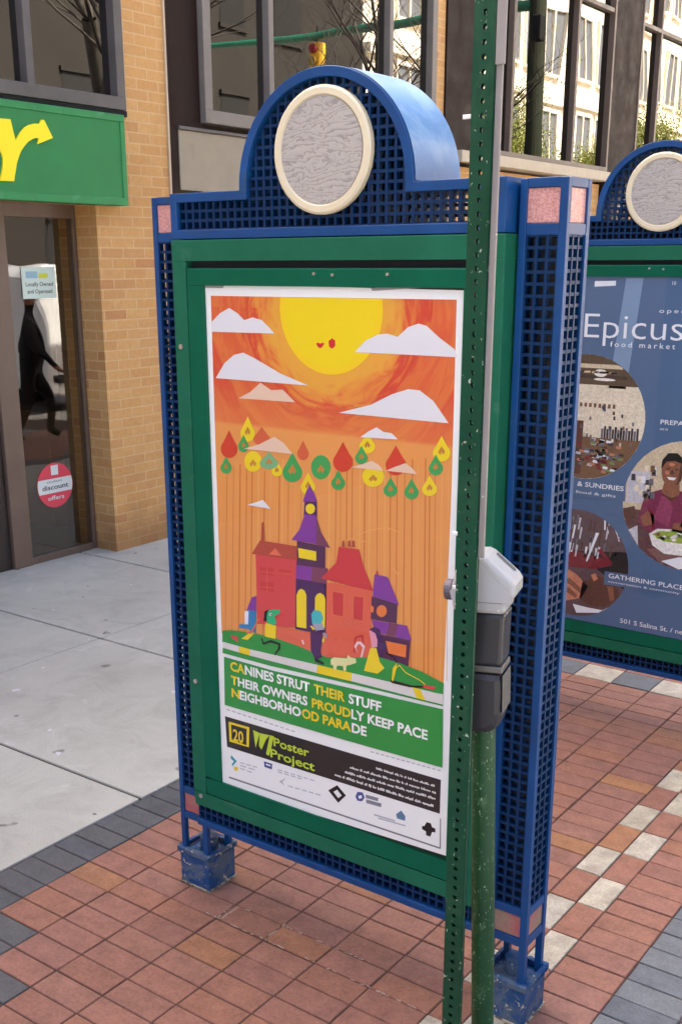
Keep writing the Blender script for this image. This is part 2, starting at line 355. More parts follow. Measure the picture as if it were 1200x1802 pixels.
b = MB(); b.box(FX-.08, FX+.005, 3.92, 7.2, 3.021, 3.045); b.build('panel_cap', M_gunm, bld, bevel=.004)
b = MB(); b.box(FX-.2, FX+.09, 7.9, 11.64, 3.05, 3.16); b.build('stone_ledge', M_ledge, bld, bevel=.008)
def window(y0, y1, z0, z1, mull, fm, fw=.07, trans=None, x=FX, dz=None):
    f = MB(); xb, xf = x-.10, x+.03
    f.box(xb, xf, y0, y1, z0, z0+fw*1.1); f.box(xb, xf, y0, y1, z1-fw, z1)
    f.box(xb, xf-.001, y0, y0+fw, z0+fw*1.1, z1-fw); f.box(xb, xf-.001, y1-fw, y1, z0+fw*1.1, z1-fw)
    for m_ in mull: f.box(xb+.01, xf-.01, m_-.03, m_+.03, z0+fw*1.1, z1-fw)
    ys_ = [y0+fw]+[q for m_ in mull for q in (m_-.03, m_+.03)]+[y1-fw]
    if trans:
        for a, c_ in zip(ys_[::2], ys_[1::2]): f.box(xb+.012, xf-.012, a, c_, trans-.025, trans+.025)
    o = f.build('window', fm, bld, bevel=.004)
    g_ = MB(); g_.box(xb+.03, xb+.03+.02, y0+fw, y0+fw+.02, z0, z0+.001)
    for a, c_ in zip(ys_[::2], ys_[1::2]):
        p = MB(); tl = random.uniform(-.004, .004)
        p.face([(x-.045+tl, a-.005, z0+.03), (x-.045-tl, c_+.005, z0+.03), (x-.045-tl, c_+.005, z1-.03), (x-.045+tl, a-.005, z1-.03)])
        p.build('pane', M_winglass, o)
        s_ = MB(); s_.box(xb-.004, x-.046+.02, a-.001, a+.014, z0+.07, z1-.07); s_.build('gasket', M_black, o)
    return o
window(.6, 3.379, 3.09, 4.6, [1.6, 2.575], M_gunm, .075)
window(4.185, 7.475, 3.085, 5.98, [4.985, 6.70], M_alum, .085)
window(8.302, 11.655, 3.165, 6.4, [9.05, 10.62], M_brz, .05, 5.0)
window(12.505, 15.99, 3.165, 6.4, [13.2, 14.8], M_brz, .05, 5.0)
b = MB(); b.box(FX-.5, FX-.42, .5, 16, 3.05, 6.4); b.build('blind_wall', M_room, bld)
b = MB(); b.box(FX-.06, FX+.02, .6, 3.39, 3.05, 3.087); b.build('window_flashing', M_black, bld)
# recessed glass entrance
DX = -5.16
b = MB(); b.box(DX-.08, DX+.03, 2.285, 2.445, .0, 2.47); b.build('door_stile', M_bronze, bld, bevel=.006)
b = MB(); b.box(DX-.05, DX+.02, 3.03, 3.062, .0, 2.47); b.build('door_stile', M_bronze, bld, bevel=.004)
b = MB(); b.box(DX-.05, DX+.02, 2.447, 3.028, .0, .05); b.build('door_rail', M_bronze, bld, bevel=.004)
b = MB(); b.box(DX-.05, DX+.02, 2.447, 3.028, 2.38, 2.47); b.build('door_rail', M_bronze, bld, bevel=.004)
b = MB(); b.face([(DX, 2.445, .04), (DX, 3.03, .04), (DX, 3.03, 2.4), (DX, 2.445, 2.4)]); b.build('door_pane', M_doorglass, bld)
b = MB(); b.box(DX-.05, DX, 1.3, 2.283, .0, 2.47); b.build('dark_door', worn('dark_door_paint', rgb(58, 44, 40, .7), rgb(90, 70, 60), 60, .76, .4), bld, bevel=.004)
b = MB(); b.box(DX-.05, FX-.022, .4, 3.064, 2.472, 2.52); b.build('soffit', M_brown, bld)
M_floor = mat('shop_floor', rgb(150, 130, 108, .8), .4)
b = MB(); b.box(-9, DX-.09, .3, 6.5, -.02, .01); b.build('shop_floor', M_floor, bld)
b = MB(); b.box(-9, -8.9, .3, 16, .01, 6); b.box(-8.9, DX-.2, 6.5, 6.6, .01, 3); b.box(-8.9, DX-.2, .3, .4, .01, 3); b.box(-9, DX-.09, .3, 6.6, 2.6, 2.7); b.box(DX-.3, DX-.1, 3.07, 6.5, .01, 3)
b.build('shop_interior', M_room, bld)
b = MB(); b.box(-6.6, -5.9, 3.3, 4.2, .01, .95); b.build('shop_counter', mat('counter_laminate', rgb(176, 150, 104, .8), .5), bld, bevel=.01)

# shop sign with its yellow letter
M_sgreen = worn('green_sign_paint', rgb(62, 146, 86, .82), rgb(100, 170, 120), 50, .8, .45, .12, spec=.2, dirt=rgb(90, 150, 108), damt=.56)
M_sgreen2 = worn('green_sign_face', rgb(60, 140, 82, .82), rgb(100, 170, 120), 50, .82, .5, .08, spec=.15)
M_yel = mat('yellow_letter', rgb(255, 232, 0, .95), .45)
SX = -4.80
sg = thing('shop_sign', 'green shop sign with a yellow letter Y ending in an arrow, above the door', 'sign', (SX, 2, 2.46))
b = MB(); b.box(FX+.003, SX-.012, .9, 3.256, 2.462, 3.043); b.build('sign_box', M_sgreen, sg, bevel=.006)
b = MB(); b.box(SX-.0115, SX, .9, 3.256, 2.998, 3.043); b.box(SX-.0115, SX, .9, 3.256, 2.462, 2.512); b.box(SX-.0115, SX, 3.214, 3.256, 2.5125, 2.9975); b.build('sign_rim', M_sgreen, sg, bevel=.004)
b = MB(); b.box(SX-.0115, SX-.007, .92, 3.2135, 2.5125, 2.9975); b.build('sign_face', M_sgreen2, sg)
Yp = [(2.10, 2.925), (2.296, 2.93), (2.31, 2.86), (2.323, 2.812), (2.345, 2.84), (2.37, 2.868), (2.40, 2.893), (2.439, 2.912), (2.48, 2.922), (2.522, 2.925), (2.528, 2.936), (2.538, 2.949), (2.559, 2.949), (2.62, 2.849), (2.49, 2.802), (2.498, 2.82), (2.507, 2.838), (2.48, 2.838), (2.455, 2.83), (2.42, 2.812), (2.391, 2.787), (2.36, 2.755), (2.337, 2.718), (2.317, 2.676), (2.305, 2.636), (2.293, 2.60), (2.286, 2.572), (2.178, 2.57), (2.198, 2.62), (2.21, 2.666), (2.214, 2.70), (2.208, 2.728), (2.185, 2.77), (2.15, 2.84)]
b = MB(); b.prism(Yp, SX-.0065, SX+.004, axis='x'); b.build('letter', M_yel, sg)
# notices on the glass
M_white = mat('white_paper', rgb(226, 232, 226, .9), .6); M_mint = mat('mint_paper', rgb(214, 232, 218, .9), .6); M_ink = mat('black_ink', (.012, .014, .016, 1), .6)
M_pink = mat('red_sticker', rgb(222, 66, 84, .95), .45)
nt_ = MB(); nt_.box(DX+.004, DX+.0055, 2.565, 2.855, 1.85, 2.058)
nt_ = nt_.build('paper_notice', M_mint); tag(nt_, 'mint paper notice with two lines of print taped inside the shop door glass', 'notice')
b = MB(); b.box(DX+.006, DX+.0064, 2.60, 2.70, 1.985, 2.03); b.build('printed_mark', mat('blue_print', rgb(150, 185, 200), .6), nt_)
b = MB(); b.box(DX+.006, DX+.0064, 2.71, 2.79, 1.985, 2.015); b.build('printed_mark', mat('lime_print', rgb(206, 214, 60), .6), nt_)
text('Locally Owned', .026, DX+.0062, 2.595, 1.933, M_ink, parent=nt_, width=.235, plane='yz', bold=.01); text('and Operated', .026, DX+.0062, 2.605, 1.885, M_ink, parent=nt_, width=.215, plane='yz', bold=.01)
CY, CZ, CR = 2.715, .541, .163
st = MB(); st.face([(DX+.004, CY+CR*math.cos(2*math.pi*k/48), CZ+CR*math.sin(2*math.pi*k/48)) for k in range(48)])
st = st.build('round_sticker', M_pink); tag(st, 'round red sticker with a white band low on the shop door glass', 'sticker')
def band(z0, z1):
    p = [];
    for k in range(13):
        z = z0+(z1-z0)*k/12; p.append((math.sqrt(CR*CR-(z-CZ)**2)-.004, z))
    return [(DX+.0048, CY+a, z) for a, z in p]+[(DX+.0048, CY-a, z) for a, z in p[::-1]]
b = MB(); b.face(band(CZ-.055, CZ+.05)); b.build('white_band', M_white, st)
b = MB(); b.box(DX+.005, DX+.0054, CY-.03, CY+.035, CZ+.075, CZ+.145); b.build('printed_mark', M_white, st)
text('discount', .034, DX+.0056, CY-.12, CZ-.028, M_ink, parent=st, width=.24, plane='yz', bold=.015); text('student', .016, DX+.0056, CY-.075, CZ+.022, M_ink, parent=st, width=.14, plane='yz')
text('offers', .030, DX+.0056, CY-.075, CZ-.105, M_white, parent=st, width=.15, plane='yz', bold=.012)

# ------------------------------------------------------------------ poster kiosks
M_blue = worn('blue_paint', rgb(14, 74, 134, .8), rgb(150, 150, 140), 110, .77, .36, .2, dirt=rgb(34, 68, 98), damt=.56, coat=.12, spec=.3)
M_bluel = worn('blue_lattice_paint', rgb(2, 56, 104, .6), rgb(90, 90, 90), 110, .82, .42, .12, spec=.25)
M_bluef = worn('worn_blue_paint', rgb(34, 78, 128, .8), rgb(190, 180, 156), 34, .63, .5, .25, dirt=rgb(96, 108, 118), damt=.47, dscale=14, spec=.25)
M_gout = worn('green_case_paint', rgb(30, 104, 78, .85), rgb(130, 150, 130), 100, .80, .42, .14, spec=.16, dirt=rgb(60, 112, 88), damt=.6)
M_gin = worn('deep_green_paint', rgb(4, 96, 70, .85), rgb(130, 160, 140), 100, .81, .4, .12, spec=.16)
M_gran = mat('pink_granite', (.6, .35, .33, 1), .35); t = NT(M_gran); v = t.coord()
c = t.ramp(t.noise(190, 4, .8, v), [(.3, rgb(150, 96, 96)), (.48, rgb(196, 138, 132)), (.62, rgb(218, 172, 164)), (.75, rgb(140, 96, 96))]); t.l(c, t.b.inputs['Base Color'])
M_granw = mat('worn_granite', (.5, .4, .33, 1), .6); t = NT(M_granw); v = t.coord()
c = t.ramp(t.noise(9, 4, .6, v), [(.42, rgb(168, 140, 118, .8)), (.56, rgb(190, 104, 108, .8))]); t.l(t.mix(.5, c, t.ramp(t.noise(180, 4, .8, v), [(.3, (.6, .6, .6, 1)), (.7, (1.25, 1.25, 1.25, 1))]), 'MULTIPLY'), t.b.inputs['Base Color'])
M_cring = worn('cream_enamel', rgb(230, 218, 186, .85), rgb(190, 176, 140), 40, .8, .45, .05)
M_map = mat('engraved_metal', (.5, .48, .5, 1), .6, 0); t = NT(M_map); v = t.coord()
mp = t.n('Mapping'); mp.inputs['Scale'].default_value = (1, 1, 2.6); mp.inputs['Rotation'].default_value = (0, .12, 0); t.l(v, mp.inputs['Vector'])
sz = t.n('SeparateXYZ'); t.l(mp.outputs[0], sz.inputs[0])
cl_ = t.math('FRACT', t.math('ADD', t.math('MULTIPLY', t.noise(7, 4, .6, mp.outputs[0], .8), 8), t.math('MULTIPLY', sz.outputs[2], 26)))
f = t.ramp(cl_, [(0, rgb(146, 140, 134, .88)), (.16, rgb(162, 156, 150, .88)), (.3, rgb(178, 172, 165, .88)), (.8, rgb(184, 178, 170, .88)), (.93, rgb(188, 182, 175, .88)), (1, rgb(148, 142, 136, .88))])
f = t.mix(t.ramp(t.noise(85, 3, .6, v), [(.62, (0, 0, 0, 1)), (.68, (.5, .5, .5, 1))]), f, rgb(120, 112, 106)); t.l(f, t.b.inputs['Base Color']); t.bump(cl_, .12, .001)
M_acryl = glass('clear_pane', (.985, .99, .99, 1), .03)
M_screw = mat('steel_screw', (.6, .55, .55, 1), .35, .8)
M_plate = mat('dark_liner', (.012, .014, .02, 1), .8)
M_grout = worn('grout', rgb(170, 160, 136, .8), rgb(92, 84, 74), 40, .5, .9, .3)
PW, PD, HX, HH = .1205, .126, 1.313, 2.261      # post width, depth, kiosk width, post height
YC = .063
KO = Vector((-.6565, YC, 0))
kiosk = thing('poster_kiosk', 'nearer blue and green street kiosk with round map plaque, holding the orange sun poster', 'kiosk', KO, 'poster kiosks along the kerb')
def lattice(mb, u0, u1, z0, z1, plane, pos, out, du=.0262, depth=.016, tb=.0078, inside=None, nz=None):
    """egg-crate grille of crossing bars, on a plane y=pos (u is x) or x=pos (u is y); out is the side it faces"""
    nu = max(1, round((u1-u0)/du)); nz = nz or max(1, round((z1-z0)/du))
    a0, a1 = sorted((pos, pos-out*depth)); b0, b1 = sorted((pos-out*.001, pos-out*(depth-.001)))
    def put(ua, ub, za, zb, p0, p1):
        if plane == 'y': mb.box(ua, ub, p0, p1, za, zb)
        else: mb.box(p0, p1, ua, ub, za, zb)
    for k in range(0, nu+1):
        u = u0+(u1-u0)*k/nu
        lo, hi = (z0, z1) if not inside else inside(u, None)
        if hi > lo: put(u-tb/2, u+tb/2, lo, hi, a0, a1)
    for k in range(0, nz+1):
        z = z0+(z1-z0)*k/nz
        lo, hi = (u0, u1) if not inside else inside(None, z)
        if hi > lo: put(lo, hi, z-tb/2, z+tb/2, b0, b1)
def post(x0):
    x1, y0, y1 = x0+PW, 0, PD; bw, bt = .0185, .004
    f = MB()
    for xa, xb_ in ((x0, x0+bw), (x1-bw-.002, x1)):
        for ya, yb in ((y0, y0+bw), (y1-bw, y1)): f.box(xa, xb_, ya, yb, .12, HH-.001)
    for z0, z1 in ((.252, .277), (.347, .372), (2.136, 2.162), (2.240, HH)):
        f.box(x0+bw, x1-bw-.002, y0+.001, y0+.012, z0, z1); f.box(x0+bw, x1-bw-.002, y1-.012, y1-.001, z0, z1)
        f.box(x0+.001, x0+.012, y0+bw, y1-bw, z0, z1); f.box(x1-.012, x1-.001, y0+bw, y1-bw, z0, z1)
    f.box(x0+.002, x1-.002, y0+.002, y1-.002, HH-.008, HH-.003)
    p = f.build('post', M_blue, kiosk, bevel=.0016)
    for z0, z1, mm in ((.277, .347, M_granw), (2.162, 2.240, M_gran)):
        b = MB(); b.box(x0+.014, x1-.006, y0+.006, y1-.006, z0+.0005, z1-.0005); b.build('stone_tile', mm, p, bevel=.002)
    b = MB()
    lattice(b, x0+bw, x1-bw-.002, .372, 2.136, 'y', y0+.004, -1, du=.0272); lattice(b, x0+bw, x1-bw-.002, .372, 2.136, 'y', y1-.004, 1, du=.0272)
    lattice(b, y0+bw, y1-bw, .372, 2.136, 'x', x1-.004, 1, du=.0295, nz=67); lattice(b, y0+bw, y1-bw, .372, 2.136, 'x', x0+.004, -1, du=.0295, nz=67)
    b.build('lattice', M_bluel, p)
    b = MB(); b.box(x0+.026, x1-.044, y0+.024, y1-.022, .376, 2.13); b.build('inner_core', M_plate, p)
    b = MB(); b.box(x0-.006, x1+.006, y0-.006, y1+.006, .0, .118); b.build('foot_box', M_bluef, p, bevel=.005)
    b = MB(); e = .013; h0, h1 = .1185, .138
    b.box(x0-e, x1+e, y0-e, y0+.006, h0, h1); b.box(x0-e, x1+e, y1-.006, y1+e, h0, h1); b.box(x0-e, x0-.001, y0+.006, y1-.006, h0, h1); b.box(x1+.001, x1+e, y0+.006, y1-.006, h0, h1)
    b.build('foot_rim', M_bluef, p, bevel=.003)
    b = MB(); b.box(x0-.009, x1+.010, y0-.009, y1+.010, -.006, .005); b.build('grout_pad', M_grout, p, bevel=.003)
    b = MB(); b.tube([((x0+x1)/2, (y0+y1)/2+.01, .11), ((x0+x1)/2, (y0+y1)/2+.01, .165)], .032, 20); b.build('anchor_pipe', M_bluef, p, smooth=False)
    return p
post(-HX); post(-PW)
XL, XR, YF, YB = -1.190, -.130, -.050, .176
AX, AZ, AR, BW = -.656, 2.266, .276, .024
def outline(o):
    ax, r = AX, AR-o; zt = 2.264-o
    pts = [(XL+o, 2.1425+o), (XL+o, zt), (AX-r, zt)]
    pts += [(AX+r*math.cos(math.pi-math.pi*k/48), AZ+r*math.sin(math.pi-math.pi*k/48)) for k in range(0, 49)]
    return pts+[(AX+r, zt), (XR-o, zt), (XR-o, 2.1425+o)]
po, pi_ = outline(0), outline(BW)
hb = MB(); n = len(po)
for k in range(n):
    j = (k+1) % n; q = lambda p, y: (p[0], y, p[1])
    hb.face([q(po[j], YF), q(po[k], YF), q(pi_[k], YF), q(pi_[j], YF)]); hb.face([q(po[k], YB), q(po[j], YB), q(pi_[j], YB), q(pi_[k], YB)])
    hb.face([q(po[k], YF), q(po[j], YF), q(po[j], YB), q(po[k], YB)]); hb.face([q(pi_[j], YF), q(pi_[k], YF), q(pi_[k], YB), q(pi_[j], YB)])
head = hb.build('header_frame', M_blue, kiosk, bevel=.0022)
head.data.polygons.foreach_set('use_smooth', [abs(p.normal.y) < .5 for p in head.data.polygons])
M_bluesheen = worn('sky_sheen_blue_paint', rgb(84, 140, 190, .8), rgb(170, 178, 176), 110, .77, .45, .1, coat=.2, dirt=rgb(110, 150, 184), damt=.5)  # paler than the frame: the bright sky sheen on the arch is in the colour
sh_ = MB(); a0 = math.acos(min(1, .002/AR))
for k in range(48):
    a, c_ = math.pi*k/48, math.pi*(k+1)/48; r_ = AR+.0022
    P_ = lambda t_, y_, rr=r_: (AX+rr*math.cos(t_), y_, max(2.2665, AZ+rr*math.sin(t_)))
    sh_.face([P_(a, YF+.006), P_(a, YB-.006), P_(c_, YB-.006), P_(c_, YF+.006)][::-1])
sh_.build('arch_sheet', M_bluesheen, head, smooth=True)
iA, iz0, iz1 = AR-BW, 2.1425+BW, 2.264-BW
def inside(u, z):
    if u is not None:
        d = u-AX; return (iz0, AZ+math.sqrt(max(0, iA*iA-d*d)) if abs(d) < iA else iz1)
    if z <= iz1+.001: return (XL+BW, XR-BW)
    h = max(0, z-AZ); r = math.sqrt(max(0, iA*iA-h*h)); return (AX-r, AX+r)
b = MB(); lattice(b, XL+BW, XR-BW, iz0, AZ+iA, 'y', YF+.012, -1, inside=inside, nz=14); lattice(b, XL+BW, XR-BW, iz0, AZ+iA, 'y', YB-.012, 1, inside=inside, nz=14)
b.build('lattice', M_bluel, head)
b = MB(); b.box(XL+.03, -.50, YC-.02, YC+.02, iz0+.002, iz1-.002); b.build('inner_plate', M_plate, head)
for ys_, sg_ in ((YF, -1), (YB, 1)):
    d = MB()
    d.ring(-.652, 2.347, .1255, .152, ys_+sg_*.008, ys_-sg_*.010)
    pl = d.build('map_plaque', M_cring, head, smooth=False)
    b = MB(); b.disc(-.652, 2.347, .127, ys_+sg_*.0055); b.build('engraved_disc', M_map, pl)
# display case
for ys_, sg_ in ((YF, -1), (YB, 1)):
    b = MB(); a0, a1 = sorted((ys_, ys_-sg_*.06))
    x0, x1, z0, z1, fw_ = XL-.002, -.127, .357, 2.1405, .052
    b.box(x0, x1, a0, a1, z1-.057, z1); b.box(x0, x1, a0, a1, z0, z0+.05); b.box(x0, x0+fw_, a0, a1, z0+.05, z1-.057); b.box(x1-.045, x1, a0, a1, z0+.05, z1-.057)
    cs = b.build('display_case', M_gout, kiosk, bevel=.003)
    b = MB(); a0, a1 = sorted((ys_-sg_*.0005, ys_-sg_*.03))
    ix0, ix1, iz0_, iz1_ = x0+fw_+.0025, x1-.0475, z0+.0525, 2.0645
    L, Rr, B, T = -1.0735, -.2345, .468, 2.0175
    b.box(ix0, ix1, a0, a1, T, iz1_); b.box(ix0, ix1, a0, a1, iz0_, B); b.box(ix0, L, a0, a1, B, T); b.box(Rr, ix1, a0, a1, B, T)
    dr = b.build('case_door', M_gin, cs, bevel=.004)
    b = MB(); yy = ys_-sg_*.0035; b.face([(L-.004, yy, B-.004), (Rr+.004, yy, B-.004), (Rr+.004, yy, T+.004), (L-.004, yy, T+.004)]); b.build('clear_pane', M_acryl, cs)
    b = MB(); a0, a1 = sorted((ys_-sg_*.031, ys_-sg_*.04)); b.box(x0+.01, x1-.01, a0, a1, z0+.01, z1-.01); b.build('back_panel', M_plate, cs)
    for sx_, sz_ in ((-1.168, 1.845), (-1.166, .80), (-1.163, .395), (-.62, 2.047), (-.45, 2.049), (-.68, 2.050)):
        b = MB(); b.tube([(sx_, ys_+sg_*.004, sz_), (sx_, ys_-sg_*.002, sz_)], .0075 if sz_ < 2 else .004, 12); b.build('screw', M_screw, cs, smooth=False)
b = MB(); b.box(XL, XR+.003, YF+.062, YB-.062, .36, 2.14); b.build('case_core', M_gout, kiosk)
b = MB()
for ys_, sg_ in ((YF+.012, -1), (YB-.012, 1)): lattice(b, XL+.005, XR-.005, .303, .357, 'y', ys_, sg_, nz=2)
b.build('lower_lattice', M_bluel, kiosk)
b = MB(); b.box(XL, XR, YF+.004, YB-.004, .279, .302); b.build('bottom_rail', M_blue, kiosk, bevel=.003)
b = MB(); b.box(XL+.02, XR-.02, YF+.04, YB-.04, .304, .355); b.build('inner_plate', M_plate, kiosk)
kiosk2 = copy_tree(kiosk)
KD = Vector((.045, 2.24, 0)); kiosk2.location = KO+KD
tag(kiosk2, 'farther blue and green street kiosk, holding the blue food market poster', 'kiosk', 'poster kiosks along the kerb')


